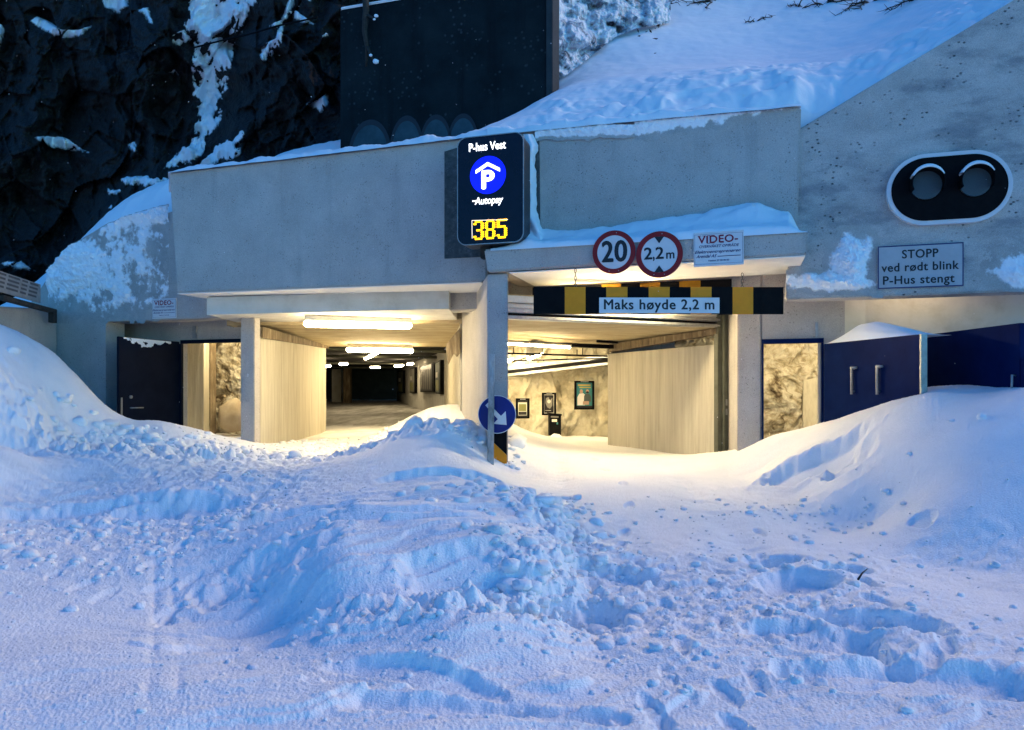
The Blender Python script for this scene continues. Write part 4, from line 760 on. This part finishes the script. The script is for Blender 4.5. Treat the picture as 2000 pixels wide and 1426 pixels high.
def clods(px, py, z, rx, ry, n, r0, r1):
    cx, cy = pz(px, py, z)
    for _ in range(n):
        x, y = cx+rng.normal()*rx, cy+rng.normal()*ry
        if 2 < y < 16: clod(x, y, r0*(r1/r0)**(rng.uniform()**2.2))
clods(1170,1090,.1,.30,.6,170,.010,.055); clods(1350,1180,.05,.8,.8,200,.008,.04); clods(1560,1090,.1,.8,.7,150,.010,.05); clods(1090,1130,.15,.32,.45,150,.012,.07); clods(1430,1000,.22,.4,.4,40,.010,.04)
clods(300,835,.9,.9,.35,150,.03,.14); clods(850,848,.82,.50,.28,260,.03,.20); clods(1010,965,.42,.28,.25,90,.02,.10); clods(1080,1010,.3,.22,.4,110,.015,.10); clods(905,866,.72,.2,.2,60,.03,.14); clods(480,895,.4,.55,.5,160,.02,.09); clods(690,878,.5,.6,.3,170,.02,.10); clods(640,868,.45,.7,.6,160,.02,.09); clods(380,1030,.2,.7,.8,240,.012,.06); clods(150,1040,.2,.8,.6,140,.012,.07); clods(880,800,1.0,.35,.7,70,.03,.12); clods(870,806,.95,.35,.8,90,.04,.15); clods(1050,1080,.3,.3,.6,120,.012,.09); clods(940,1185,.17,.5,.14,70,.012,.06)
clods(1600,985,.3,.5,.25,60,.012,.06); clods(900,1300,.02,1.0,.5,110,.008,.03); clods(1700,1250,.05,.9,.7,90,.008,.04); clods(500,1250,.02,1.2,.7,120,.006,.02); clods(1110,975,.30,.16,.4,60,.02,.08); clods(960,900,.5,.25,.2,30,.02,.07)
for px, py, r in ((1322,1398,.055),(1165,1022,.07),(1128,1010,.06),(1075,1010,.12),(840,1045,.07),(1430,1078,.05),(1185,1090,.04),(985,1040,.05)): clod(*pz(px, py, .15), r)
cv = np.concatenate(cv); cf = np.concatenate(cf); me = bpy.data.meshes.new('snow_clods'); me.vertices.add(len(cv)); me.vertices.foreach_set('co', cv.ravel().astype(np.float32))
me.loops.add(cf.size); me.loops.foreach_set('vertex_index', cf.ravel().astype(np.int32)); me.polygons.add(len(cf)); me.polygons.foreach_set('loop_start', np.arange(0, cf.size, 3, dtype=np.int32)); me.polygons.foreach_set('loop_total', np.full(len(cf), 3, np.int32)); me.update(calc_edges=True)
tag(link('snow_clods', me, M_snow()), 'loose lumps of broken snow strewn over the forecourt', kind='stuff')
# floors inside
def floor(name, quad, mat, label):
    n = 90; u_, v_ = np.meshgrid(np.linspace(0,1,n), np.linspace(0,1,n)**1.5); q = [np.array(p) for p in quad]
    A = [(q[0][i]*(1-u_)+q[1][i]*u_)*(1-v_)+(q[3][i]*(1-u_)+q[2][i]*u_)*v_ for i in range(3)]
    A[2] = A[2]+.02*fbm(A[0]*.8, A[1]*.25, 4, 3)+.02*ridged(A[0]*2.0, A[1]*.12, 4, 2)
    tag(grid_mesh(name, A[0], A[1], A[2], mat), label, kind='structure')
floor('garage_floor', [(-9.5,14.9,.37),(-.7,14.9,.37),(-.5,22,.45),(-9.5,22,.45)], mixed('lightly_soiled_snow', [(.55,.54,.52),(.72,.72,.71),(.80,.80,.80)], 1.6, bump=.5, bscale=16), 'packed sandy snow on the floor of the left passage')
floor('garage_floor', [(-34,21.5,.445),(-.5,21.5,.445),(-.5,51,.93),(-34,51,.93)], M_floor(), 'dark floor of the garage hall')
floor('garage_floor', [(-.4,14.3,.37),(6.5,14.3,.37),(6.5,21,.26),(-.7,21,.26)], M_softsnow(), 'snowy floor of the right passage')
# ================================================================== SPRAYED ROCK INSIDE
def rock_sheet(name, a, b, z0, z1, nx, nz, amp, mat, parent, seed, inward):
    u_, z_ = np.meshgrid(np.linspace(0,1,nx), np.linspace(z0,z1,nz)); X = a[0]*(1-u_)+b[0]*u_; Y = a[1]*(1-u_)+b[1]*u_
    w_ = .3*perlin(X*1.5+seed, z_*1.5, 3); d = amp*(fbm(X*.9+seed+w_, z_*.9, Y*.9, 6, .58)+.55*ridged(X*1.5+seed+w_, z_*1.1+w_, Y, 5)); X = X+inward[0]*d; Y = Y+inward[1]*d
    return grid_mesh(name, X, Y, z_, mat, parent)
tag(rock_sheet('rock_wall', (-.55,19.6), (4.6,17.6), .0, 2.62, 240, 90, .16, M_shot(), None, 3, (.3,-1)), 'lumpy sprayed rock wall at the back of the right passage', kind='structure')
tag(rock_sheet('rock_wall', (2.9,13.6), (6.8,12.6), .0, 3.0, 260, 200, .30, mixed('bright_rough_rock', [(.10,.07,.04),(.40,.35,.25),(.62,.59,.50)], 2.6, bump=1.0, bscale=11, bdist=.06, lo=.34, hi=.56, detail=10, dist=1.2), None, 9, (.2,-1)), 'rough rock wall seen through the right doorway', kind='structure')
slab('room_ceiling', [Vector((3.62,11.35,2.5)), Vector((6.8,10.6,2.5)), Vector((6.8,14,2.5)), Vector((3.62,14,2.5))], UP*.2, M_white(), G, 0)
slab('room_wall', [Vector((6.6,10.4,0)), Vector((6.8,10.4,0)), Vector((6.8,14,0)), Vector((6.6,14,0))], UP*2.5, M_white(), G, 0)
bl = thing('wall_slab', 'leaning pale concrete slab against the rock behind the right doorway', 'slab', (5.0,12.5,.4)); slab('slab_face', [P(1570,742,12.75), P(1597,738,12.7), P(1597,850,12.5), P(1568,850,12.55)], Vector((.02,.1,0)), M_board(), bl, .01)
tag(rock_sheet('rock_wall', (-7.6,18.3), (-5.2,18.0), .2, 2.85, 150, 180, .28, MATS['bright_rough_rock'], None, 17, (.1,-1)), 'rock wall seen through the left doorway', kind='structure')
tag(blob('boulder', P(455,812,17.2), .36, (.85,.7,1.15), mixed('pale_boulder', [(.34,.27,.18),(.52,.46,.36)], 2, bump=.6), None, 3, .35, 4, 1.2), 'pale boulder lying in snow inside the left doorway', 'boulder')
# ================================================================== SNOW LYING ON THE STRUCTURE
def snow_obj(o, label): return tag(o, label, kind='stuff')
nx, ny = 260, 34                                                     # wedge of snow on the canopy
px_ = np.linspace(958, 1577, nx); v_ = np.linspace(0, 1, ny); PX, VV_ = np.meshgrid(px_, v_)
cc_ = CC-.03+(C0-CC+.06)*VV_; Yc = cc_/(CO+SI*(PX-1000)/F); Xc = (PX-1000)/F*Yc
top = np.interp(PX, [958,990,1030,1060,1120,1200,1300,1400,1480,1540,1566,1577], [.10,.24,.62,.40,.33,.36,.42,.48,.52,.42,.12,.04])
prof = np.clip(VV_/.10, 0, 1)**.5*(.22+.78*sm(.05,.85,VV_)); endr = np.clip((1577-PX)/30, 0, 1)**.5
dd = top*prof*endr*(1+.16*fbm(Xc*1.6, Yc*2.0, 2, 3))+.012*fbm(Xc*6, Yc*6, 3, 3); Zc = 3.365+np.where(VV_ <= 0, -.012, dd)
snow_obj(grid_mesh('snow_cap', Xc, Yc-.03*np.sin(np.pi*np.clip(VV_*3,0,1))*(1+.8*perlin(Xc*3,2.2)), Zc, M_softsnow()), 'thick snow drift lying along the canopy over the right opening')
ky_ = np.linspace(0, 1, 60); ax = np.linspace(0, 1, 16); KY, AX = np.meshgrid(ky_, ax)   # snow packed in the gap beside the lit sign
pyl = 262+KY*215; wl = np.interp(KY, [0,.1,.5,.75,.9,1], [18,28,24,30,52,75]); pxl = 1022+AX*wl*(1+.35*fbm(KY*5, AX*1.5, 3, 3)); cl = C0-.02-.34*np.sin(np.pi*np.clip(AX*.9+.08,0,1))*np.interp(KY,[0,.15,.6,1],[.5,.9,.8,1.4])*(1+.2*perlin(KY*8, AX*3))
Yl = cl/(CO+SI*(pxl-1000)/F); snow_obj(grid_mesh('snow_cap', (pxl-1000)/F*Yl, Yl, H+(HZ-pyl)/F*Yl, M_softsnow()), 'snow packed between the lit parking sign and the parapet')
for q0, q1, nx, top_, back, lbl in ((330, 953, 420, ((330,338),(951,265)), 1.35, 'ragged lip of snow along the top of the left parapet'), (951, 1563, 420, ((951,265),(1565,208)), .62, 'lip of snow along the top of the right parapet')):
    ny = 26; PX, VV_ = np.meshgrid(np.linspace(q0, q1, nx), np.linspace(0, 1, ny)); cc_ = C0-.05+back*VV_; Yc = cc_/(CO+SI*(PX-1000)/F); Xc = (PX-1000)/F*Yc
    zt = np.interp(PX, [top_[0][0], top_[1][0]], [PL(*top_[0],C0).z, PL(*top_[1],C0).z])
    th_ = (.10+.06*fbm(Xc*2.2, Yc*.6, 5, 4)+.03*np.maximum(0,perlin(Xc*9,Yc*3,4)))*np.clip((PX-q0+2)/60 if q0 < 400 else (1575-PX)/220,.2,1)
    Zc = zt+np.where(VV_ <= 0, -.02, th_*np.clip(VV_/.12,0,1)**.5+.25*sm(.3,1,VV_)*(.5+fbm(Xc*.8,Yc,2,2)))
    snow_obj(grid_mesh('snow_cap', Xc, Yc-.025*(1+perlin(Xc*4,7.7))*(VV_<.3), Zc, M_softsnow()), lbl)
a_ = P(1609,672,10.72); KX, AX = np.meshgrid(np.linspace(0,1,60), np.linspace(0,1,20))   # cushion of snow on the open leaf
ba, bb = P(1609,672,10.12), P(1796,653,8.42); ln_ = bb-ba; hh = .25*np.clip(KX/.25,0,1)**.7*sm(1.0,.35,KX)*np.sin(np.pi*AX)**.6
hh = np.interp(KX,[0,.12,.3,.45,.7,.9,1],[.0,.09,.23,.24,.13,.03,.0])*np.sin(np.pi*np.clip(AX,0,1))**.5
snow_obj(grid_mesh('snow_cap', ba.x+ln_.x*KX+n1.x*.01-n1.x*AX*.45, ba.y+ln_.y*KX+n1.y*.01-n1.y*AX*.45, 2.102+hh, M_softsnow()), 'cushion of snow on top of the open navy door leaf')
# snow plastered on the portal wall and wing wall by the wind
def cover_mesh(o, val):
    at = o.data.attributes.new('cover', 'FLOAT', 'POINT'); at.data.foreach_set('value', np.asarray(val, np.float32)); return o
def M_frosted(): return mixed('frosted_concrete', [(.31,.30,.285),(.39,.38,.36),(.46,.445,.43)], 2.2, bump=.5, bscale=45, grain=.2, cover=9.0)
def plaster(name, px0, px1, py0, py1, c, dens, label, nx=300, ny=200, amp=.05, f=5.0, seed=0):
    PX, PY = np.meshgrid(np.linspace(px0, px1, nx), np.linspace(py0, py1, ny)); Yp = c/(CO+SI*(PX-1000)/F); X = (PX-1000)/F*Yp; Z = H+(HZ-PY)/F*Yp
    h_ = dens(PX, PY)+.8*fbm(X*f*.35+seed, Z*f*.35, seed, 3)+.55*fbm(X*f+seed, Z*f*.8, 2.0, 5, .65); ok = h_ > -.85
    d = .0015+amp*np.clip(h_, 0, 1.6)*(1+.5*fbm(X*f*2.2, Z*f*2.2, 7, 3)); o = grid_mesh(name, X+NV.x*d, Yp+NV.y*d, Z, M_frosted(), keep=ok)
    r, cc = PX.shape; ii = np.arange(r*cc).reshape(r, cc); q = np.stack([ii[:-1,:-1], ii[:-1,1:], ii[1:,1:], ii[1:,:-1]], -1).reshape(-1, 4); used = np.unique(q[ok.reshape(-1)[q].any(1)])
    cover_mesh(o, np.clip(h_.reshape(-1)[used]*.75+.08, -.6, 1)); return snow_obj(o, label)
def tri(PX, PY, cx, cy, rx, ry): return 1.5-2.2*np.sqrt(((PX-cx)/rx)**2+((PY-cy)/ry)**2)
plaster('snow_plaster', 95, 330, 395, 632, C1, lambda a, b: np.maximum(tri(a,b,140,520,150,90), np.maximum(tri(a,b,270,420,110,40), .15-1.1*np.clip((b-590)/40,0,2)-.35*np.clip((a-210)/120,0,1)))-6*np.clip((np.interp(a,[60,95,130,207,270,330],[575,530,487,440,418,400])-b)/12,0,1), 'wind-blown snow plastered on the portal wall by the small video sign', 340, 330, .07, 6.0, 2)
plaster('snow_plaster', 1535, 1725, 440, 582, C0+.06, lambda a, b: np.maximum(tri(a,b,1668,510,62,62), tri(a,b,1625,552,110,26)), 'fan of snow stuck to the wing wall left of the stop sign', 220, 170, .07, 5.0, 5)
plaster('snow_plaster', 1880, 2010, 470, 570, C0+.06, lambda a, b: tri(a,b,1990,530,75,48)-.2, 'patch of snow stuck to the wing wall right of the stop sign', 150, 120, .03, 5.0, 8)
plaster('snow_plaster', 1240, 1550, 205, 280, C0, lambda a, b: .5-1.4*np.clip((b-(262-(a-1240)*.18))/16,-1,3)-.6*sm(1410,1470,a)-6*np.clip((np.interp(a,[951,1565],[266,209])-b)/3,0,1), 'thin dusting of snow under the top edge of the right parapet', 300, 90, .02, 7.0, 11)
plaster('snow_plaster', 900, 1240, 245, 290, C0-.02, lambda a, b: .5-1.6*np.clip((b-(268-(a-1050)*.05))/10,-1,3)-3*((a>885)&(a<1045))-6*np.clip((np.interp(a,[330,951,1565],[338,266,209])-b)/3,0,1), 'rim of snow under the top edge of the parapet beside the lit sign', 260, 60, .02, 7.0, 13)
for cx, cy, px0, px1, py0, py1, sd in ((484,730,472,496,640,850,3),):
    plaster('snow_plaster', px0, px1, py0, py1, C1-.01, lambda a, b: -.75+.5*tri(a,b,484,745,14,30)*.5, 'splashes of snow on the slim left column', 60, 300, .012, 9.0, sd)
dq = P(232,660,13.25); KX, KZ = np.meshgrid(np.linspace(.05,.82,120), np.linspace(2.43,1.75,110)); lnv = P(354,668,14.72)-dq      # snow stuck to the top of the left door
hq = .02*(.35-1.5*np.clip((2.43-KZ)/.45,0,2)+.55*fbm(KX*9,KZ*7,5,4)-.8*np.abs(KX-.45)); ok = hq > 0; hq = np.clip(hq,-.003,None)
snow_obj(grid_mesh('snow_plaster', dq.x+lnv.x*KX+n_.x*(hq+.002), dq.y+lnv.y*KX+n_.y*(hq+.002), KZ, M_softsnow(), keep=ok), 'scraps of snow clinging to the top of the left steel door')
# ================================================================== SNOW SLOPE ABOVE
sp_ = []
def sy(px, py, Y): sp_.append(((px-1000)/F*Y, Y, H-(py-HZ)/F*Y))
for a in ((951,258,10.9),(1055,255,10.62),(1150,246,10.42),(1300,228,10.1),(1450,216,9.85),(1562,209,9.7),(1572,250,9.62),(1700,178,9.4),(1850,84,9.15),(2000,-14,8.95),(2200,-140,8.7),
          (935,262,12.6),(1000,228,12.3),(1078,186,12.0),(1130,150,13.2),(1150,118,14.2),(1200,75,15.0),(1300,60,15.2),(1250,130,13.2),(1400,130,12.6),(1550,130,11.9),(1700,100,11.5),(1400,0,17.5),(1550,0,16.4),(1700,0,15.0),(1850,0,12.2),(1300,-100,20),(1600,-100,19.5),(1900,-100,15),(1300,-250,25),(1700,-250,24),(2100,-250,18),(880,268,12.6),(820,300,12.9)): sy(*a)
GX, GY = np.meshgrid(np.linspace(-1.6, 8.6, 330), np.linspace(8.6, 25, 420))
frontY = np.where(GX < 3.72, (C0+.16-SI*GX)/CO, (C0+.20-SI*GX)/CO)
GY = frontY+(25-frontY)*np.linspace(0,1,420)[:,None]**1.15
GZ = rbf(sp_, GX, GY, .01); rough_ = sm(12.5,10.3,GY)*sm(-.5,1.0,GX); t1 = fbm(GX*.9,GY*1.1,3,4)
GZ[0] -= .7; GZ = GZ+.05*fbm(GX*.5,GY*.5,3,3)+rough_*(.10*np.abs(fbm(GX*1.7,GY*1.7,7,4))+.06*sm(0,.15,t1)-.05)+.01*fbm(GX*4,GY*4,2,4)+rough_*.03*np.maximum(0,perlin(GX*6,GY*6,3))
tag(grid_mesh('snow_slope', GX, GY, GZ, M_softsnow()), 'smooth steep snow slope above the garage portal', kind='structure')
# rock outcrop dusted with snow at the upper edge of the slope
ro = mixed('snow_dusted_rock', [(.02,.022,.03),(.18,.20,.23),(.55,.60,.66),(.75,.78,.82)], 1.5, bump=1.0, bscale=7, lo=.36, hi=.54, bdist=.15, detail=10, dist=.6)
PX, PY = np.meshgrid(np.linspace(1040,1310,190), np.linspace(165,-200,210)); D0 = 13.2+ (PX-1100)/100*.9+np.clip((125-PY)/60,0,9)*.35
d_r = .55*fbm(PX/70, PY/70, 4, 5, .55)+.25*ridged(PX/50, PY/50, 2, 3); Yr_ = D0+d_r; edge = np.interp(PX,[1040,1085,1100,1140,1150,1200,1240,1300,1310],[160,160,150,120,112,72,55,45,40]); okr = PY < edge
tag(grid_mesh('rock_outcrop', (PX-1000)/F*Yr_, Yr_, H+(HZ-PY)/F*Yr_, ro, keep=okr), 'frost-dusted rock face beside the dark wall at the top of the slope', 'rock')
# drift on the portal roof and the bank left of the parapet
bp_ = []
for px, py, Y in ((60,582,15.2),(100,540,14.9),(150,490,14.6),(200,452,14.4),(260,440,14.2),(330,425,14.0),(60,600,14.3),(100,600,14.1),(150,560,14.0),(210,520,13.85),(300,480,13.75),(30,640,14.6),(-60,640,15),(330,400,16.5),(200,440,16.5),(60,575,17.5),(-60,610,17.5),(0,600,16),(350,352,14.5),(420,350,15.0),(500,325,14.8),(600,294,14.6),(665,288,14.4),(400,345,16.5),(470,330,16.2),(560,300,16.0),(650,280,16.0)):
    bp_.append(((px-1000)/F*Y, Y, H-(py-HZ)/F*Y))
BX, BY = np.meshgrid(np.linspace(-11.5,-3.0,300), np.linspace(0,1,150)); y0_ = (C1+.02-SI*BX)/CO; y0_ = np.where(BX > -6.0, y0_+.2, y0_); BY = y0_+(19-y0_)*BY
BZ = rbf(bp_, BX, BY, .02)+.07*fbm(BX*1.2,BY*1.2,3,4)+.02*fbm(BX*5,BY*5,1,3)
tag(grid_mesh('snow_bank', BX, BY, np.clip(BZ,1.5,8), M_softsnow()), 'snow bank resting on the portal wall and roof at the left', kind='structure')
# ================================================================== THE DARK CLIFF
nx, ny = 680, 440
PX, PY = np.meshgrid(np.linspace(-420, 1100, nx), np.linspace(680, -330, ny))
Y0 = np.interp(PX, [-420,-100,150,300,420,500,665,700], [20,19.5,19.0,17.6,16.6,15.9,15.4,15.3])+np.clip((PX-700)/400,0,1)*1.5+np.clip((500-PY)/500,-.4,2)*1.6
gull = np.interp(PY, [-330,0,80,160,250,330], [445,425,428,412,402,385]); Y0 = Y0+1.1*np.exp(-((PX-gull)/60)**2)*sm(380,250,PY)
bx, by = PX/160, PY/160; w1 = fbm(bx, by, 3, 3)
Y0 = Y0+1.0*fbm(bx*1.0+.4*w1, by*.7, 5, 5, .5)-.55*ridged(bx*1.7+.5*w1, by*1.1, 9, 4)+.12*fbm(bx*5, by*5, 2, 4, .6)
def facets(cs, amp, tilt, seed):
    r_ = np.random.default_rng(seed); qx, qy = PX/cs+.35*perlin(PX/cs*.7, PY/cs*.7, seed), PY/(cs*1.35)+.35*perlin(PX/cs*.7+9, PY/cs*.7, seed); J = r_.uniform(size=(80,80,5)); ix, iy = np.floor(qx).astype(int), np.floor(qy).astype(int); best = np.full(PX.shape, 9.); out = np.zeros(PX.shape)
    for a in (-1,0,1):
        for b in (-1,0,1):
            g_ = J[(ix+a)%80, (iy+b)%80]; ex, ey = qx-(ix+a+g_[...,0]), qy-(iy+b+g_[...,1]); d = ex*ex+ey*ey; m = d < best; best = np.where(m, d, best); out = np.where(m, amp*(g_[...,2]-.5)+tilt*((g_[...,3]-.5)*ex+(g_[...,4]-.5)*ey), out)
    return out
Y0 = Y0+(facets(95, .7, 1.5, 1)+facets(38, .28, .6, 2))*(1-.85*np.exp(-((PX-gull)/75)**2))
Y0 = Y0-1.6*np.exp(-(((PX-270)/75)**2+((PY-400)/55)**2))
cX, cZ = (PX-1000)/F*Y0, H+(HZ-PY)/F*Y0
tag(grid_mesh('cliff', cX, Y0, cZ, M_rock(), smooth=False, keep=(cZ > 3.9) | (PX < 90)), 'steep dark rock cliff behind the portal', kind='structure')
def inside(poly):
    p = np.array(poly, float); x1, y1 = p[:,0], p[:,1]; x2, y2 = np.roll(x1,-1), np.roll(y1,-1); ins = np.zeros(PX.shape, bool); dm = np.full(PX.shape, 1e9)
    for a, b, c_, d in zip(x1, y1, x2, y2):
        cr = ((b > PY) != (d > PY)) & (PX < (c_-a)*(PY-b)/(d-b+1e-9)+a); ins ^= cr
        L2 = (c_-a)**2+(d-b)**2+1e-9; t = np.clip(((PX-a)*(c_-a)+(PY-b)*(d-b))/L2,0,1); dm = np.minimum(dm, np.hypot(PX-a-t*(c_-a), PY-b-t*(d-b)))
    return np.where(ins, dm, -dm)
nz2 = fbm(PX/9, PY/9, 6, 3, .6); nz1 = 9*fbm(PX/28, PY/28, 3, 4, .6)
def snow_patch(polys, label, jag=1.0, holes=0.0):
    d = np.full(PX.shape, -1e9)
    for p in polys: d = np.maximum(d, inside(p))
    d = d+nz1*jag*1.3+5*jag*nz2-holes*np.maximum(0, fbm(PX/22+9, PY/30, 8, 4)-.05)*60; ok = d > -9; hgt = .012+np.clip(d/14, 0, 1)**.8*.20
    o = grid_mesh('snow_patch', cX*(1-hgt/Y0), Y0-hgt, cZ+hgt*.25, mixed('snow_dusted_gneiss', [(.006,.006,.007),(.011,.012,.014),(.026,.026,.027)], 1.2, bump=.6, bscale=8, bdist=.05, cover=5.0), keep=ok)
    r, cc = PX.shape; ii = np.arange(r*cc).reshape(r, cc); q = np.stack([ii[:-1,:-1], ii[:-1,1:], ii[1:,1:], ii[1:,:-1]], -1).reshape(-1, 4); used = np.unique(q[ok.reshape(-1)[q].any(1)])
    cover_mesh(o, np.clip(d.reshape(-1)[used]/11, -.6, 1)); return snow_obj(o, label)
snow_patch([[(368,-330),(520,-330),(500,0),(487,40),(462,68),(455,130),(440,170),(430,215),(418,262),(402,300),(372,318),(345,322),(356,300),(383,282),(383,240),(392,205),(372,190),(380,130),(378,80),(360,55),(370,0)]], 'broad blue snow gully running down the dark cliff', .8, .55)
snow_patch([[(385,328),(400,312),(420,290),(473,258),(466,308)],[(318,330),(345,300),(375,270),(392,262),(384,300),(340,325)]], 'cone of snow at the foot of the gully', .45, .2)
snow_patch([[(58,42),(72,33),(95,42),(118,58),(150,60),(178,52),(165,68),(140,76),(100,70),(72,52)]], 'curved ledge of snow high at the left of the cliff', .15)
snow_patch([[(65,270),(85,266),(130,272),(172,298),(150,296),(100,288)]], 'thin ledge of snow low at the left of the cliff', .2)
snow_patch([[(185,-30),(250,-30),(250,12),(232,28),(205,14)]], 'snow scrap at the top edge of the picture', .3)
snow_patch([[(270,20),(290,15),(298,48),(290,42)],[(335,70),(360,60),(375,78),(352,90),(335,84)]], 'two small scraps of snow left of the gully', .2)
snow_patch([[(545,55),(556,20),(572,-20),(560,-60),(585,-60),(575,10),(560,40),(552,68),(548,90),(530,110),(510,126),(507,108),(520,86),(538,76)],[(522,52),(550,40),(556,46),(540,55)]], 'forked streak of snow right of the gully', .15)
snow_patch([[(556,22),(580,24),(618,50),(590,46),(566,34)]], 'short slanting ledge of snow right of the forked streak', .15)
snow_patch([[(598,206),(622,195),(646,176),(642,205),(628,222),(612,212)]], 'small triangle of snow near the dark wall', .3, .2)
snow_patch([[(210,372),(236,368),(240,380),(214,382)],[(240,352),(275,345),(330,350),(330,362),(290,366),(245,362)],[(230,392),(250,392),(248,400),(234,400)],[(205,408),(218,404),(216,412)],[(300,360),(330,365),(328,392),(312,388)]], 'dusting of snow on the boulder left of the parapet', .5, .4)
snow_patch([[(630,72),(638,66),(648,82),(640,80)],[(322,137),(340,138),(347,146),(330,144)],[(250,282),(262,280),(268,300),(258,296)],[(590,-10),(612,-10),(606,6)],[(-40,40),(6,50),(8,66),(-2,100),(-40,90)],[(0,515),(40,510),(70,530),(30,526)]], 'scattered small flecks of snow on the cliff', .3)
# a rope across the gully and a thin pipe on the bank
tube('steel_cable', [P(372,95,16.2), P(430,80,16.0), P(490,66,15.6), P(545,50,15.2), P(620,34,15.0)], .018, M_black()); tag(bpy.data.objects['steel_cable'], 'thin dark cable strung across the snow gully', 'cable')
tube('iron_pipe', [P(241,446,14.0), P(290,442,13.9), P(331,438,13.8)], .022, M_black()); tag(bpy.data.objects['iron_pipe'], 'thin dark pipe lying on the snow bank beside the parapet', 'pipe')
# ================================================================== BARE SHRUBS ON THE SLOPE
def slope_z(x, y):
    j = int(np.argmin(np.abs(GX[0]-x))); i = int(np.argmin(np.abs(GY[:,j]-y))); return float(GZ[i,j])
def hit(px, py):           # where a line of sight meets the snow slope
    for Y in np.arange(9.5, 24.5, .05):
        x = (px-1000)/F*Y
        if H+(HZ-py)/F*Y <= slope_z(x, Y)+.02: return x, Y
    return (px-1000)/F*16, 16
def shrub(px, py, label, n, ln, down=.5, seed=0):
    r = random.Random(seed); x, y = hit(px, py); z = slope_z(x, y); t = thing('bare_shrub', label, 'shrub', (x, y, z), 'bare shrubs sticking out of the slope')
    for k in range(n):
        d = Vector((r.uniform(-1,1), r.uniform(-.9,.1), r.uniform(-.2,.9)-down*.6)).normalized(); p = Vector((x,y,z-.05)); path = [p.copy()]; rr = [.018]
        for s in range(6):
            d = (d+Vector((r.gauss(0,.28), r.gauss(0,.22), r.gauss(0,.25)-.12*down))).normalized(); p = p+d*ln/6; p.z = max(p.z, slope_z(p.x,p.y)+.03); path.append(p.copy()); rr.append(.018*(1-(s+1)/7))
        bm = bmesh.new(); add_tube(bm, path, rr, 5)
        for q in range(6):
            i = r.randrange(1,6); b_ = path[i]; e_ = Vector((r.gauss(0,1), r.gauss(0,.6), r.gauss(0,.8))).normalized()*ln*.22
            m_ = b_+e_*.5+Vector((0,0,r.gauss(0,.03))); add_tube(bm, [b_, m_, b_+e_], [.008,.006,.002], 4)
        bm_done('branch', bm, M_bark(), t, True, True)
shrub(1290,5,'dark twiggy shrub with withered leaves right of the frosted rock',5,.6,.5,1); shrub(1390,0,'bare shrub with one long branch sloping down the snow',6,1.3,.9,2); shrub(1475,40,'small bare twig lying on the snow below the long branch',2,.5,.9,3)
shrub(1560,10,'small dark twig tuft at the top of the slope',3,.4,.5,4); shrub(1610,5,'bare shrub hanging dense branches over the snow',8,1.0,1.0,5); shrub(1700,0,'arching bare shrub at the top right of the slope',8,1.2,.8,6); shrub(1790,-5,'brownish shrub nearest the wing wall',6,.8,.6,7)
lv = []
r_ = random.Random(4); t = thing('withered_plant', 'patch of withered leaves poking from the snow by the frosted rock', 'plant', (*hit(1275,45), 0))
for k in range(44):
    x, y = hit(r_.gauss(1278,16), r_.gauss(42,20)); z = slope_z(x,y); s = r_.uniform(.03,.07); bm = bmesh.new()
    a = r_.uniform(0,6.28); u1 = Vector((math.cos(a),0,math.sin(a)))*s; u2 = Vector((-math.sin(a)*.4,-.5,math.cos(a)*.5))*s*.6; c = Vector((x,y-.05,z+.06))
    vs = [bm.verts.new(p) for p in (c-u1, c-u2, c+u1*.8, c+u2+Vector((0,.01,0)))]; bm.faces.new(vs); bm_done('leaf', bm, mixed('withered_leaf', [(.02,.014,.012),(.05,.03,.022)], 5), t)
# a twig on the forecourt and falling flakes
tg = tube('twig', [Vector((*pz(1676,1140,.1),.13)), Vector((*pz(1684,1136,.1),.16)), Vector((*pz(1694,1130,.1),.17))], [.008,.006,.003], M_bark()); tag(tg, 'short dark twig lying on the trampled snow at the right', 'twig')
bm = bmesh.new(); fr_ = random.Random(11)
for k in range(230):
    Y = fr_.uniform(2.6, 9.2); px, py = fr_.uniform(-100,2100), fr_.uniform(-60,900); c = P(px,py,Y); r = Y*fr_.uniform(.00022,.00048)
    bmesh.ops.create_icosphere(bm, subdivisions=1, radius=r, matrix=Matrix.Translation(c) @ Matrix.Rotation(fr_.uniform(-.9,.9),4,'Y') @ Matrix.Diagonal((fr_.uniform(.8,1.3), .7, fr_.uniform(.8,1.5), 1)))
tag(bm_done('snowflakes', bm, M_softsnow()), 'sparse snowflakes drifting in the air', kind='stuff')
